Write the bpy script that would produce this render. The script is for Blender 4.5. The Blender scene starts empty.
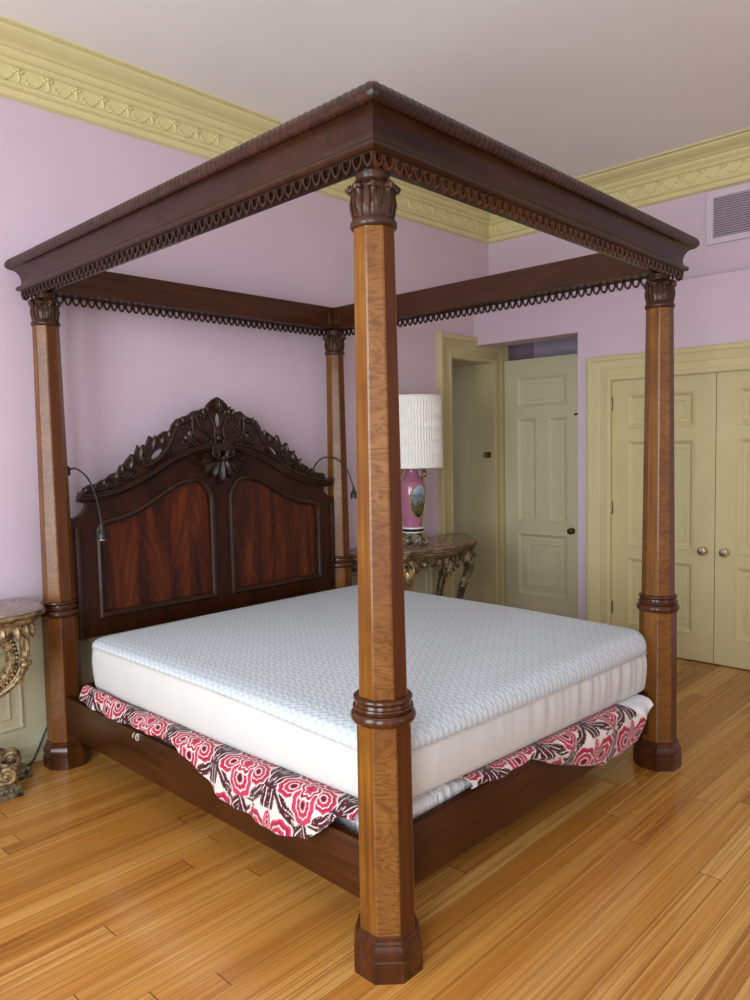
import bpy, bmesh, math, random
import numpy as np
from mathutils import Vector, Matrix

random.seed(7)
PI = math.pi
SC = bpy.context.scene
COL = SC.collection
V3 = Vector
W, L = 2.05, 2.36           # post spacing: across the bed, along the bed
CX = 1.02                   # centre line of the headboard
X, Y, Z = V3((1, 0, 0)), V3((0, 1, 0)), V3((0, 0, 1))

# ------------------------------------------------------------------ geometry helpers
def _ico(sub):
    b = bmesh.new(); bmesh.ops.create_icosphere(b, subdivisions=sub, radius=1)
    v = [x.co.copy() for x in b.verts]; f = [[q.index for q in p.verts] for p in b.faces]; b.free()
    return v, f
ICO = {1: _ico(1), 2: _ico(2), 3: _ico(3)}

class G:
    """collects one mesh"""
    def __init__(s): s.v = []; s.f = []
    def raw(s, v, f):
        n = len(s.v); s.v += [tuple(p) for p in v]; s.f += [[i + n for i in q] for q in f]
        return s
    def box(s, x0, x1, y0, y1, z0, z1, bev=0.0, seg=2):
        b = bmesh.new(); bmesh.ops.create_cube(b, size=1)
        for v in b.verts:
            v.co = V3(((x0 + x1) / 2 + v.co.x * (x1 - x0), (y0 + y1) / 2 + v.co.y * (y1 - y0), (z0 + z1) / 2 + v.co.z * (z1 - z0)))
        if bev: bmesh.ops.bevel(b, geom=b.edges[:], offset=bev, segments=seg, affect='EDGES', profile=.5)
        b.verts.index_update()
        s.raw([v.co for v in b.verts], [[v.index for v in f.verts] for f in b.faces]); b.free()
        return s
    def lathe(s, prof, n=32, c=(0, 0, 0), rot=0.0, mod=None, axis='z', cap=True):
        vs = []; fs = []
        for (r, z) in prof:
            for k in range(n):
                a = rot + 2 * PI * k / n
                rr = r * (mod(a, z) if mod else 1)
                p = (rr * math.cos(a), rr * math.sin(a), z)
                if axis == 'x': p = (p[2], p[0], p[1])
                elif axis == 'y': p = (p[1], p[2], p[0])
                vs.append((c[0] + p[0], c[1] + p[1], c[2] + p[2]))
        m = len(prof)
        for i in range(m - 1):
            for k in range(n):
                fs.append([i * n + k, i * n + (k + 1) % n, (i + 1) * n + (k + 1) % n, (i + 1) * n + k])
        if cap:
            fs.append([k for k in range(n)][::-1]); fs.append([(m - 1) * n + k for k in range(n)])
        return s.raw(vs, fs)
    def blob(s, c, r, sub=2, rot=None):
        v, f = ICO[sub]
        if not hasattr(r, '__len__'): r = (r, r, r)
        out = []
        for p in v:
            q = V3((p.x * r[0], p.y * r[1], p.z * r[2]))
            if rot is not None: q = rot @ q
            out.append(q + V3(c))
        return s.raw(out, f)
    def tube(s, pts, rad, n=10, closed=False, flat=None):
        """tube of radius rad (number or list) along pts; flat = (normal, factor) squashes it"""
        P = [V3(p) for p in pts]; m = len(P)
        R = rad if hasattr(rad, '__len__') else [rad] * m
        T = []
        for i in range(m):
            a = P[(i + 1) % m] if (closed or i < m - 1) else P[i]
            b = P[(i - 1) % m] if (closed or i > 0) else P[i]
            T.append((a - b).normalized())
        up = V3((0, 0, 1)) if abs(T[0].z) < .9 else V3((1, 0, 0))
        nrm = (up - T[0] * up.dot(T[0])).normalized()
        vs = []; fs = []
        for i in range(m):
            nrm = (nrm - T[i] * nrm.dot(T[i]))
            nrm = nrm.normalized() if nrm.length > 1e-6 else V3((1, 0, 0))
            bi = T[i].cross(nrm)
            for k in range(n):
                a = 2 * PI * k / n
                o = (nrm * math.cos(a) + bi * math.sin(a)) * R[i]
                if flat: o = o - flat[0] * o.dot(flat[0]) * (1 - flat[1])
                vs.append(P[i] + o)
        for i in range(m if closed else m - 1):
            j = (i + 1) % m
            for k in range(n):
                fs.append([i * n + k, i * n + (k + 1) % n, j * n + (k + 1) % n, j * n + k])
        if not closed:
            fs.append([k for k in range(n)][::-1]); fs.append([(m - 1) * n + k for k in range(n)])
        return s.raw(vs, fs)
    def sweep(s, path, prof, O, U, V, N, closed=False, cap=True, close_prof=True):
        """sweeps a 2-D profile (offset, height) along a 2-D path lying in the plane O,U,V with mitred corners"""
        n = len(path); m = len(prof); O = V3(O)
        vs = []; fs = []
        for i in range(n):
            p = path[i]
            a = path[i - 1] if (closed or i > 0) else None
            b = path[(i + 1) % n] if (closed or i < n - 1) else None
            def nn(q, r):
                d = (r[0] - q[0], r[1] - q[1]); l = math.hypot(*d) or 1
                return (-d[1] / l, d[0] / l)
            if a is None: nx = nn(p, b)
            elif b is None: nx = nn(a, p)
            else:
                n1, n2 = nn(a, p), nn(p, b)
                k = 1 + n1[0] * n2[0] + n1[1] * n2[1]
                k = max(k, .25)
                nx = ((n1[0] + n2[0]) / k, (n1[1] + n2[1]) / k)
            for (o, h) in prof:
                vs.append(O + U * (p[0] + o * nx[0]) + V * (p[1] + o * nx[1]) + N * h)
        for i in range(n if closed else n - 1):
            j = (i + 1) % n
            for k in range(m if close_prof else m - 1):
                k2 = (k + 1) % m
                fs.append([i * m + k, i * m + k2, j * m + k2, j * m + k])
        if cap and not closed and close_prof:
            fs.append(list(range(m))[::-1]); fs.append([(n - 1) * m + k for k in range(m)])
        return s.raw(vs, fs)
    def plate(s, outlines, t, O, U, V, N, bev=0.0):
        """flat plate with holes: outlines in the plane O,U,V, thickness t centred on O along N"""
        cu = bpy.data.curves.new('tmp', 'CURVE'); cu.dimensions = '2D'; cu.fill_mode = 'BOTH'
        cu.extrude = max(t / 2 - bev, 1e-4); cu.bevel_depth = bev; cu.offset = -bev; cu.bevel_resolution = 1
        for o in outlines:
            sp = cu.splines.new('POLY'); sp.points.add(len(o) - 1); sp.use_cyclic_u = True
            for q, p in zip(sp.points, o): q.co = (p[0], p[1], 0, 1)
        ob = bpy.data.objects.new('tmp', cu); COL.objects.link(ob)
        dg = bpy.context.evaluated_depsgraph_get(); dg.update()
        me = bpy.data.meshes.new_from_object(ob.evaluated_get(dg))
        O = V3(O)
        s.raw([O + U * v.co.x + V * v.co.y + N * v.co.z for v in me.vertices], [list(p.vertices) for p in me.polygons])
        bpy.data.objects.remove(ob); bpy.data.curves.remove(cu); bpy.data.meshes.remove(me)
        return s
    def leaf(s, O, A, S, N, ln, wd, bulge, curl=0.0, thk=.004, nu=9, nv=7, ribs=0, tip=.6, lobes=0):
        """carved leaf: from O along A, width along S, relief along N"""
        O = V3(O); vs = []; fs = []
        for side in (1, -1):
            for i in range(nu):
                t = i / (nu - 1)
                w = wd * .5 * (math.sin(PI * min(1, t ** tip)) * .85 + .15 * (1 - t)) if 0 < t < 1 else wd * (.09 if t == 0 else .01)
                if lobes: w *= 1 + .16 * math.sin(lobes * PI * t)
                for j in range(nv):
                    q = -1 + 2 * j / (nv - 1)
                    if side > 0:
                        h = bulge * (1 - q * q) * math.sin(PI * (.12 + .83 * t)) + (ribs and bulge * .25 * math.cos(ribs * PI * q))
                    else: h = -thk
                    vs.append(O + A * (ln * t) + S * (w * q) + N * (h + curl * t * t))
        m = nu * nv
        for d in (0, m):
            for i in range(nu - 1):
                for j in range(nv - 1):
                    a = d + i * nv + j
                    fs.append([a, a + 1, a + nv + 1, a + nv])
        for i in range(nu - 1):
            for j in (0, nv - 1):
                a = i * nv + j; fs.append([a, a + nv, a + nv + m, a + m])
        for i in (0, nu - 1):
            for j in range(nv - 1):
                a = i * nv + j; fs.append([a, a + 1, a + 1 + m, a + m])
        return s.raw(vs, fs)
    def spiral(s, c, U, V, N, r0, turns, a0, rt, sgn=1, n=40, lead=None, rend=.35, nside=8):
        """carved volute in the plane U,V"""
        pts = [V3(p) for p in (lead or [])]; R = [rt] * len(pts)
        for i in range(n + 1):
            t = i / n; a = a0 + sgn * turns * 2 * PI * t; r = r0 * (1 - .82 * t)
            pts.append(V3(c) + U * (r * math.cos(a)) + V * (r * math.sin(a)) + N * (rt * .5 * t)); R.append(rt * (1 - (1 - rend) * t))
        s.tube(pts, R, nside)
        s.blob(pts[-1], rt * .9, 1)
        return s

def cr(pts, k=8, closed=False):
    """Catmull-Rom resampling, any dimension"""
    P = [np.array(p, float) for p in pts]; n = len(P); out = []
    rng = range(n if closed else n - 1)
    for i in rng:
        p1, p2 = P[i], P[(i + 1) % n]
        p0 = P[i - 1] if (closed or i > 0) else 2 * p1 - p2
        p3 = P[(i + 2) % n] if (closed or i < n - 2) else 2 * p2 - p1
        for j in range(k):
            t = j / k
            out.append(tuple(.5 * (2 * p1 + (p2 - p0) * t + (2 * p0 - 5 * p1 + 4 * p2 - p3) * t * t + (3 * p1 - p0 - 3 * p2 + p3) * t ** 3)))
    if not closed: out.append(tuple(P[-1]))
    return out

def obj(name, g, mat, parent=None, angle=40, loc=None, recalc=True):
    me = bpy.data.meshes.new(name)
    me.from_pydata(g.v, [], g.f)
    if recalc:
        b = bmesh.new(); b.from_mesh(me); bmesh.ops.recalc_face_normals(b, faces=b.faces[:]); b.to_mesh(me); b.free()
    me.update()
    if angle: me.shade_smooth(); me.set_sharp_from_angle(angle=math.radians(angle))
    if mat: me.materials.append(mat)
    o = bpy.data.objects.new(name, me); COL.objects.link(o)
    if parent is not None: o.parent = parent
    if loc: o.location = loc
    return o
def tag(o, label=None, cat=None, group=None, kind=None):
    if label: o['label'] = label
    if cat: o['category'] = cat
    if group: o['group'] = group
    if kind: o['kind'] = kind
    return o
def thing(name, label, cat, loc=(0, 0, 0), group=None):
    o = bpy.data.objects.new(name, None); COL.objects.link(o); o.empty_display_size = .1
    o.location = loc
    return tag(o, label, cat, group)
def struct(name, g, mat, parent=None, angle=40, label=None):
    o = obj(name, g, mat, parent, angle)
    if parent is None: tag(o, label, None, None, 'structure')
    return o
def copy_tree(o, parent=None):
    c = o.copy(); COL.objects.link(c); c.parent = parent
    for ch in o.children: copy_tree(ch, c)
    return c

# ------------------------------------------------------------------ materials
class NT:
    def __init__(s, name):
        s.m = bpy.data.materials.new(name); s.m.use_nodes = True; s.t = s.m.node_tree
        s.b = s.t.nodes['Principled BSDF']
    def n(s, typ, **kw):
        nd = s.t.nodes.new(typ)
        for k, v in kw.items():
            if k.startswith('i_'):
                key = k[2:]; key = int(key) if key.isdigit() else key.replace('_', ' ')
                if hasattr(v, 'is_linked') or isinstance(v, bpy.types.NodeSocket): s.t.links.new(v, nd.inputs[key])
                else: nd.inputs[key].default_value = v
            else: setattr(nd, k, v)
        return nd
    def link(s, a, b): s.t.links.new(a, b)
    def math(s, op, a, b=0.0, c=None):
        nd = s.t.nodes.new('ShaderNodeMath'); nd.operation = op
        for i, x in enumerate((a, b, c)):
            if x is None: continue
            if isinstance(x, bpy.types.NodeSocket): s.link(x, nd.inputs[i])
            else: nd.inputs[i].default_value = x
        return nd.outputs[0]
    def ramp(s, fac, stops, interp='LINEAR'):
        nd = s.t.nodes.new('ShaderNodeValToRGB'); nd.color_ramp.interpolation = interp
        e = nd.color_ramp.elements
        while len(e) < len(stops): e.new(.5)
        for q, (p, c) in zip(e, stops): q.position = p; q.color = (*c, 1)
        s.link(fac, nd.inputs[0]); return nd.outputs[0]
    def mix(s, fac, a, b, mode='MIX'):
        nd = s.t.nodes.new('ShaderNodeMix'); nd.data_type = 'RGBA'; nd.blend_type = mode
        for i, x in ((0, fac), (6, a), (7, b)):
            if isinstance(x, bpy.types.NodeSocket): s.link(x, nd.inputs[i])
            else: nd.inputs[i].default_value = x if i == 0 else (*x, 1)
        return nd.outputs[2]
    def coord(s, kind='Object', scale=(1, 1, 1), loc=(0, 0, 0)):
        tc = s.t.nodes.new('ShaderNodeTexCoord'); mp = s.t.nodes.new('ShaderNodeMapping')
        mp.inputs['Scale'].default_value = scale; mp.inputs['Location'].default_value = loc
        s.link(tc.outputs[kind], mp.inputs[0]); return mp.outputs[0]
    def noise(s, vec, scale, detail=3, rough=.5, dist=0.0):
        return s.n('ShaderNodeTexNoise', i_Vector=vec, i_Scale=scale, i_Detail=float(detail), i_Roughness=rough, i_Distortion=dist).outputs[0]
    def bump(s, h, strength=.3, dist=.005):
        nd = s.n('ShaderNodeBump', i_Height=h, i_Strength=strength, i_Distance=dist); s.link(nd.outputs[0], s.b.inputs['Normal'])
    def out(s, color=None, rough=.5, metal=0.0, spec=.5, coat=0.0, coat_r=.1):
        for k, v in (('Base Color', color), ('Roughness', rough), ('Metallic', metal), ('Specular IOR Level', spec), ('Coat Weight', coat), ('Coat Roughness', coat_r)):
            if v is None: continue
            if isinstance(v, bpy.types.NodeSocket): s.link(v, s.b.inputs[k])
            else: s.b.inputs[k].default_value = (*v, 1) if k == 'Base Color' else v
        return s.m

def m_paint(name, c, var=.04, rough=.5, bump=.05, scale=3):
    n = NT(name); co = n.coord()
    f = n.noise(co, scale, 4)
    col = n.ramp(f, [(.3, tuple(x * (1 - var) for x in c)), (.7, tuple(min(1, x * (1 + var)) for x in c))])
    n.bump(n.noise(co, 90, 3), bump, .002)
    return n.out(col, rough, spec=.35)
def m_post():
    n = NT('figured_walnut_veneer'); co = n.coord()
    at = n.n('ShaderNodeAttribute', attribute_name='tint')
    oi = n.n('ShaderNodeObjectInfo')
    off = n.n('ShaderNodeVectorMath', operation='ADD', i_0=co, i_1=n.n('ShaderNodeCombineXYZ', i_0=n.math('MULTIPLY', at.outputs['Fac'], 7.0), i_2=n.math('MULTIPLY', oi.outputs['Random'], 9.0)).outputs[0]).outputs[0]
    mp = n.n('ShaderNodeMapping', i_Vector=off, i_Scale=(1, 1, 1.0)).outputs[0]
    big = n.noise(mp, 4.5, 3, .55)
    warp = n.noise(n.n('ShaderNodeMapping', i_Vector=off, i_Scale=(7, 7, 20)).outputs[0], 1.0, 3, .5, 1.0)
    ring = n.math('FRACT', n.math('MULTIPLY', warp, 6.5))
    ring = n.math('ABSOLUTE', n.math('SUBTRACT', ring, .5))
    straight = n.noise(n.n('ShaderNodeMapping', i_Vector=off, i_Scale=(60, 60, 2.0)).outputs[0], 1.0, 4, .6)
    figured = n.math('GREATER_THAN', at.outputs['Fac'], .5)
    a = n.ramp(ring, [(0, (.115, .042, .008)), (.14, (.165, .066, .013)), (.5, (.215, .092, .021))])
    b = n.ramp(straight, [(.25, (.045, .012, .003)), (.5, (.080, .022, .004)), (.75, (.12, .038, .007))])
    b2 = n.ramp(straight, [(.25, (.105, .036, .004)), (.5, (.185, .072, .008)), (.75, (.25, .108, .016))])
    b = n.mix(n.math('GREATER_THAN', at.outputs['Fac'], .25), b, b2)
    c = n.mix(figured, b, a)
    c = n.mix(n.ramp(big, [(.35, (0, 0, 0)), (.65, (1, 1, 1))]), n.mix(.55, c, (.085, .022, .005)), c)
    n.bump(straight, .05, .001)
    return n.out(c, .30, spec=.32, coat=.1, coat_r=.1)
def m_wood(name, c0, c1, c2, sc=(3, 60, 60), rough=.3, coat=.3, spec=.32):
    n = NT(name); co = n.coord()
    g = n.noise(n.n('ShaderNodeMapping', i_Vector=co, i_Scale=sc).outputs[0], 1.0, 4, .6, .6)
    big = n.noise(co, 3.0, 2)
    f = n.math('ADD', n.math('MULTIPLY', g, .7), n.math('MULTIPLY', big, .3))
    c = n.ramp(f, [(.3, c0), (.52, c1), (.72, c2)])
    n.bump(g, .06, .001)
    return n.out(c, rough, spec=spec, coat=coat * .4, coat_r=.12)
def m_flame():
    n = NT('flame_mahogany_veneer'); co = n.coord()
    sx = n.n('ShaderNodeSeparateXYZ', i_0=co)
    px, pz = sx.outputs[0], sx.outputs[2]
    # feathered figure mirrored in vertical leaves of veneer
    # broad leaves of veneer, feather figure fanning from each joint
    wob = n.noise(n.n('ShaderNodeMapping', i_Vector=co, i_Scale=(5, 1, 2)).outputs[0], 1.0, 3, .5)
    u = n.math('PINGPONG', n.math('ADD', px, n.math('MULTIPLY', wob, .10)), .17)
    nz = n.noise(n.n('ShaderNodeMapping', i_Vector=co, i_Scale=(9, 1, 3.0)).outputs[0], 1.0, 4, .6, .5)
    k = n.math('ADD', n.math('MULTIPLY', pz, 2.2), n.math('MULTIPLY', n.math('POWER', n.math('ADD', u, .001), .6), -5.0))
    k = n.math('ADD', k, n.math('MULTIPLY', nz, 1.2))
    wv = n.math('SINE', n.math('MULTIPLY', k, 16.0))
    soft = n.noise(n.n('ShaderNodeMapping', i_Vector=co, i_Scale=(11, 1, 1.3)).outputs[0], 1.0, 4, .55, .3)
    f = n.math('ADD', n.math('MULTIPLY', wv, .055), n.math('MULTIPLY', soft, 1.0))
    f = n.math('SUBTRACT', f, n.math('MULTIPLY', n.math('ABSOLUTE', n.math('SUBTRACT', u, .085)), 1.6))
    c = n.ramp(f, [(.12, (.010, .002, .001)), (.32, (.032, .006, .002)), (.48, (.070, .013, .003)), (.68, (.125, .028, .006))])
    return n.out(c, .30, spec=.25)
def m_floor():
    n = NT('honey_pine_boards'); co = n.coord()
    s = n.n('ShaderNodeSeparateXYZ', i_0=co); x, y = s.outputs[0], s.outputs[1]
    wdt = .083
    yy = n.math('DIVIDE', y, wdt); row = n.math('FLOOR', yy); fy = n.math('FRACT', yy)
    wn = n.n('ShaderNodeTexWhiteNoise', noise_dimensions='1D', i_W=row)
    xl = n.math('ADD', n.math('DIVIDE', x, 2.3), n.math('MULTIPLY', wn.outputs[0], 11.3))
    seg = n.math('FLOOR', xl); fx = n.math('FRACT', xl)
    idv = n.n('ShaderNodeCombineXYZ', i_0=row, i_1=seg)
    wp = n.n('ShaderNodeTexWhiteNoise', noise_dimensions='3D', i_Vector=idv.outputs[0])
    r1 = wp.outputs[0]
    sepc = n.n('ShaderNodeSeparateColor', i_0=wp.outputs[1]); r2 = sepc.outputs[0]; r3 = sepc.outputs[1]
    vec = n.n('ShaderNodeCombineXYZ', i_0=n.math('ADD', n.math('MULTIPLY', x, .9), n.math('MULTIPLY', r2, 31)), i_1=n.math('ADD', n.math('MULTIPLY', y, 34.0), n.math('MULTIPLY', r3, 57)), i_2=r1).outputs[0]
    g = n.noise(vec, 1.0, 5, .62, .9)
    vec2 = n.n('ShaderNodeCombineXYZ', i_0=n.math('ADD', n.math('MULTIPLY', x, 1.6), n.math('MULTIPLY', r3, 11)), i_1=n.math('MULTIPLY', y, 150.0), i_2=r2).outputs[0]
    fine = n.noise(vec2, 1.0, 3, .6)
    base = n.ramp(r1, [(0, (.29, .115, .025)), (.12, (.44, .190, .033)), (.6, (.54, .260, .052)), (.85, (.60, .32, .080)), (1, (.68, .42, .13))])
    dark = n.ramp(g, [(.36, (1, 1, 1)), (.50, (.35, .35, .35)), (.62, (0, 0, 0))])
    vec3 = n.n('ShaderNodeCombineXYZ', i_0=n.math('ADD', n.math('MULTIPLY', x, .55), n.math('MULTIPLY', r1, 23)), i_1=n.math('MULTIPLY', y, 95.0), i_2=r3).outputs[0]
    lines = n.noise(vec3, 1.0, 2, .5)
    base = n.mix(n.math('MULTIPLY', n.ramp(lines, [(.56, (0, 0, 0)), (.64, (1, 1, 1))]), n.math('ADD', n.math('MULTIPLY', r3, .6), .15)), base, (.26, .075, .010))
    base = n.mix(n.math('MULTIPLY', n.ramp(lines, [(.34, (1, 1, 1)), (.43, (0, 0, 0))]), .5), base, (.68, .40, .125))
    base = n.mix(n.math('MULTIPLY', dark, n.math('ADD', n.math('MULTIPLY', r2, .6), .2)), base, (.32, .11, .014))
    # now and then a board with strong red-brown streaks
    st = n.math('MULTIPLY', n.math('GREATER_THAN', r3, .84), n.ramp(g, [(.50, (0, 0, 0)), (.54, (1, 1, 1)), (.56, (1, 1, 1)), (.60, (0, 0, 0))]))
    base = n.mix(n.math('MULTIPLY', st, .75), base, (.19, .05, .010))
    base = n.mix(n.math('MULTIPLY', n.ramp(fine, [(.35, (1, 1, 1)), (.6, (0, 0, 0))]), .42), base, (.30, .105, .016))
    ey = n.math('ABSOLUTE', n.math('SUBTRACT', fy, .5)); gy = n.math('GREATER_THAN', ey, .486)
    ex = n.math('LESS_THAN', fx, .0018)
    gap = n.math('MAXIMUM', n.math('MULTIPLY', gy, n.math('ADD', n.math('MULTIPLY', r2, .5), .45)), n.math('MULTIPLY', ex, .9))
    base = n.mix(gap, base, (.10, .032, .008))
    n.bump(n.math('SUBTRACT', n.math('MULTIPLY', fine, .15), gap), .12, .002)
    return n.out(base, n.math('ADD', n.math('MULTIPLY', n.noise(co, 2.5, 3), .12), .20), spec=.5, coat=.15, coat_r=.1)
def m_knit():
    n = NT('white_mattress_knit'); co = n.coord()
    s = n.n('ShaderNodeSeparateXYZ', i_0=co)
    w1 = n.math('SINE', n.math('MULTIPLY', n.math('ADD', s.outputs[0], n.math('MULTIPLY', n.math('SINE', n.math('MULTIPLY', s.outputs[1], 150)), .005)), 190))
    w2 = n.math('SINE', n.math('MULTIPLY', n.math('ADD', s.outputs[1], n.math('MULTIPLY', n.math('SINE', n.math('MULTIPLY', s.outputs[0], 95)), .007)), 150))
    h = n.math('MULTIPLY', w1, w2)
    fine = n.noise(co, 400, 2)
    h2 = n.math('ADD', h, n.math('MULTIPLY', fine, .5))
    n.bump(h2, .35, .003)
    c = n.ramp(n.math('ADD', n.math('MULTIPLY', h, .5), .5), [(.2, (.49, .565, .61)), (.8, (.625, .685, .72))])
    return n.out(c, .75, spec=.2)
def m_cloth(name, c, sc=(40, 40, 3), st=.4, rough=.6, sheen=0.0, var=.04, dist=.006):
    n = NT(name); co = n.coord()
    g = n.noise(n.n('ShaderNodeMapping', i_Vector=co, i_Scale=sc).outputs[0], 1.0, 3, .5, .3)
    n.bump(g, st, dist)
    n.b.inputs['Sheen Weight'].default_value = sheen
    return n.out(n.ramp(g, [(.3, tuple(x * (1 - var) for x in c)), (.7, c)]), rough, spec=.4)
def m_vcol(name, rough=.8):
    n = NT(name); a = n.n('ShaderNodeVertexColor', layer_name='Col'); co = n.coord()
    n.bump(n.noise(co, 500, 2), .2, .002)
    n.b.inputs['Sheen Weight'].default_value = .15
    return n.out(a.outputs[0], rough, spec=.2)
def m_gilt(name, c0, c1, dirt=(.05, .03, .015), rough=.42, metal=.75, sc=18, cut=(.38, .55)):
    n = NT(name); co = n.coord()
    f = n.noise(co, sc, 5, .65)
    c = n.mix(n.ramp(f, [(cut[0], (0, 0, 0)), (cut[1], (1, 1, 1))]), dirt, n.mix(n.noise(co, sc * .4, 2), c0, c1))
    n.bump(n.noise(co, 120, 3), .25, .002)
    return n.out(c, rough, metal=metal)
def m_marble(name, a, b, c, sc=4, rough=.2):
    n = NT(name); co = n.coord()
    f = n.noise(co, sc, 6, .6, 1.4); v = n.math('ABSOLUTE', n.math('SUBTRACT', n.noise(co, sc * 1.3, 4, .6, 2.0), .5))
    col = n.mix(n.ramp(v, [(0, (1, 1, 1)), (.035, (0, 0, 0))]), n.ramp(f, [(.3, a), (.7, b)]), c)
    return n.out(col, rough, spec=.5)
def m_plain(name, c, rough=.4, metal=0.0, spec=.5, coat=0.0):
    n = NT(name); co = n.coord(); f = n.noise(co, 30, 3)
    return n.out(n.ramp(f, [(.3, tuple(x * .92 for x in c)), (.7, c)]), rough, metal, spec, coat)

LILAC = m_paint('lilac_wall_paint', (.605, .488, .56), .02, .6, .06, 2)
CEIL = m_paint('white_ceiling_paint', (.84, .83, .80), .02, .7, .05, 2)
TRIM = m_paint('cream_green_trim_paint', (.54, .48, .25), .03, .42, .04, 5)
PALE = m_paint('pale_cream_door_paint', (.60, .57, .37), .03, .42, .04, 5)
CORN = m_paint('yellow_cornice_paint', (.66, .60, .30), .03, .5, .04, 5)
FLOOR = m_floor()
POST = m_post()
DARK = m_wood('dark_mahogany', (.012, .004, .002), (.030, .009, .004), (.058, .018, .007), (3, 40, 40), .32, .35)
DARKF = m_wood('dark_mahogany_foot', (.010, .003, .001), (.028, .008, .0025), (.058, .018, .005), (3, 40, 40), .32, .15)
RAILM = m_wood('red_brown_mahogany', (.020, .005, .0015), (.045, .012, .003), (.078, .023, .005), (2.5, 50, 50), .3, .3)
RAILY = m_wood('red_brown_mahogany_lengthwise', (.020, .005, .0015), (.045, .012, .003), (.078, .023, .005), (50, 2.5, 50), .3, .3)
TURN = m_wood('turned_mahogany', (.026, .007, .002), (.058, .016, .004), (.098, .030, .008), (25, 25, 10), .25, .5)
CARVE = m_wood('carved_dark_walnut', (.010, .004, .002), (.024, .009, .004), (.048, .018, .008), (20, 20, 20), .36, .2)
CAPM = m_wood('carved_brown_walnut', (.016, .006, .003), (.045, .016, .006), (.085, .032, .011), (20, 20, 20), .36, .2)
HBM = m_wood('headboard_mahogany', (.010, .0025, .001), (.026, .006, .002), (.052, .012, .0035), (12, 12, 4), .34, 0, .22)
FLAME = m_flame()
KNIT = m_knit()
BORDER = m_cloth('mattress_border_fabric', (.61, .625, .60), (6, 6, 1.2), .25, .7)
PIPING = m_plain('grey_piping', (.56, .52, .47), .7)
SATIN = m_cloth('silver_white_satin', (.82, .84, .84), (32, 32, 3), .9, .28, dist=.02)
LINING = m_cloth('white_lining_satin', (.80, .83, .85), (30, 30, 12), .5, .4)
DAMASK = m_vcol('red_damask')
BLACK = m_plain('black_rubber', (.012, .014, .014), .45)
LENS = m_plain('silver_lens', (.75, .75, .72), .25, .5)
BRASS = m_plain('aged_brass', (.36, .22, .08), .3, .9)
BRONZE = m_plain('dark_bronze_knob', (.20, .12, .06), .25, .9)
GLASS = m_plain('mercury_glass_knob', (.66, .60, .44), .12, .85)
GILT = m_gilt('worn_gold_leaf', (.33, .22, .09), (.46, .35, .17), (.07, .035, .02), .45, .35, 26, (.38, .6))
GILT_D = m_gilt('dark_silvered_gilt', (.22, .18, .11), (.34, .28, .17), (.035, .028, .02), .42, .4, 26, (.38, .58))
BRONZE_G = m_gilt('olive_bronze_carving', (.30, .22, .10), (.20, .16, .09), (.04, .032, .02), .36, .5, 20, (.35, .6))
GOLD = m_gilt('bright_gold_carving', (.45, .30, .11), (.56, .41, .19), (.10, .05, .02), .38, .5, 24, (.32, .55))
MARB_L = m_marble('grey_rose_marble', (.185, .145, .125), (.27, .21, .18), (.36, .30, .26), 3, .25)
MARB_R = m_marble('brown_marble', (.12, .075, .05), (.20, .12, .075), (.42, .28, .18), 6, .14)
PORC = m_plain('pink_porcelain', (.42, .155, .235), .15, 0, .5, .4)
PORC_W = m_plain('white_porcelain', (.85, .82, .76), .2)
PORC_K = m_plain('black_glaze', (.01, .01, .01), .12)
SHADE = m_plain('white_pleated_silk', (.88, .86, .79), .8, 0, .2)
VENT = m_paint('lilac_vent_paint', (.62, .52, .60), .02, .45, .02, 3)
VENTD = m_plain('vent_shadow_gap', (.20, .17, .19), .8)
def m_paint_scene():
    n = NT('painted_landscape'); co = n.coord()
    z = n.n('ShaderNodeSeparateXYZ', i_0=co).outputs[2]
    f = n.math('ADD', n.math('MULTIPLY', z, 3.2), n.math('MULTIPLY', n.noise(co, 30, 4), .5))
    c = n.ramp(f, [(.0, (.03, .02, .01)), (.12, (.12, .10, .03)), (.24, (.06, .07, .05)), (.36, (.22, .24, .22)), (.46, (.10, .14, .16)), (.62, (.30, .38, .44))])
    # z is measured from the foot of the lamp, shifted so that the scene spans the oval
    return n, c, z
_n, _c, _z = m_paint_scene()
SCENE_P = _n.out(_c, .2, spec=.5)
_sh = [x for x in _n.t.nodes if x.type == 'MATH' and x.operation == 'MULTIPLY' and x.inputs[1].default_value > 3][0]
_sub = _n.math('SUBTRACT', _z, .32); _n.link(_sub, _sh.inputs[0])

# ------------------------------------------------------------------ the room
XW, YN, YS, ZC = -3.3, .20, -6.2, 3.80
XB, XU = 3.98, 4.22
def S(name, boxes, mat, label=None):
    g = G()
    for b in boxes: g.box(*b)
    return struct(name, g, mat, None, None, label)
S('floor', [(XW - .2, 5.2, YS - .2, 1.4, -.1, 0)], FLOOR, 'honey-coloured narrow board pine floor')
S('ceiling', [(XW - .2, 5.2, YS - .2, 1.4, ZC, ZC + .1)], CEIL, 'plain off-white ceiling')
DX0, DX1, DZ = 3.64, 4.28, 2.43          # doorway in the headboard wall
S('wall_north', [(XW - .2, DX0, YN, YN + .6, 0, ZC), (DX0, 5.0, YN, YN + .6, DZ, ZC), (4.33, 5.0, YN, YN + .6, 0, DZ)], LILAC, 'lilac wall behind the headboard')
S('wall_hall', [(3.2, 5.0, 1.25, 1.35, 0, 3.0)], LILAC, 'wall of the passage beyond the doorway')
PY0, PZ = -.845, 2.56                     # passage opening in the built-out wall
CY0, CY1, CZ = -1.134, -2.745, 2.15       # closet opening
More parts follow.
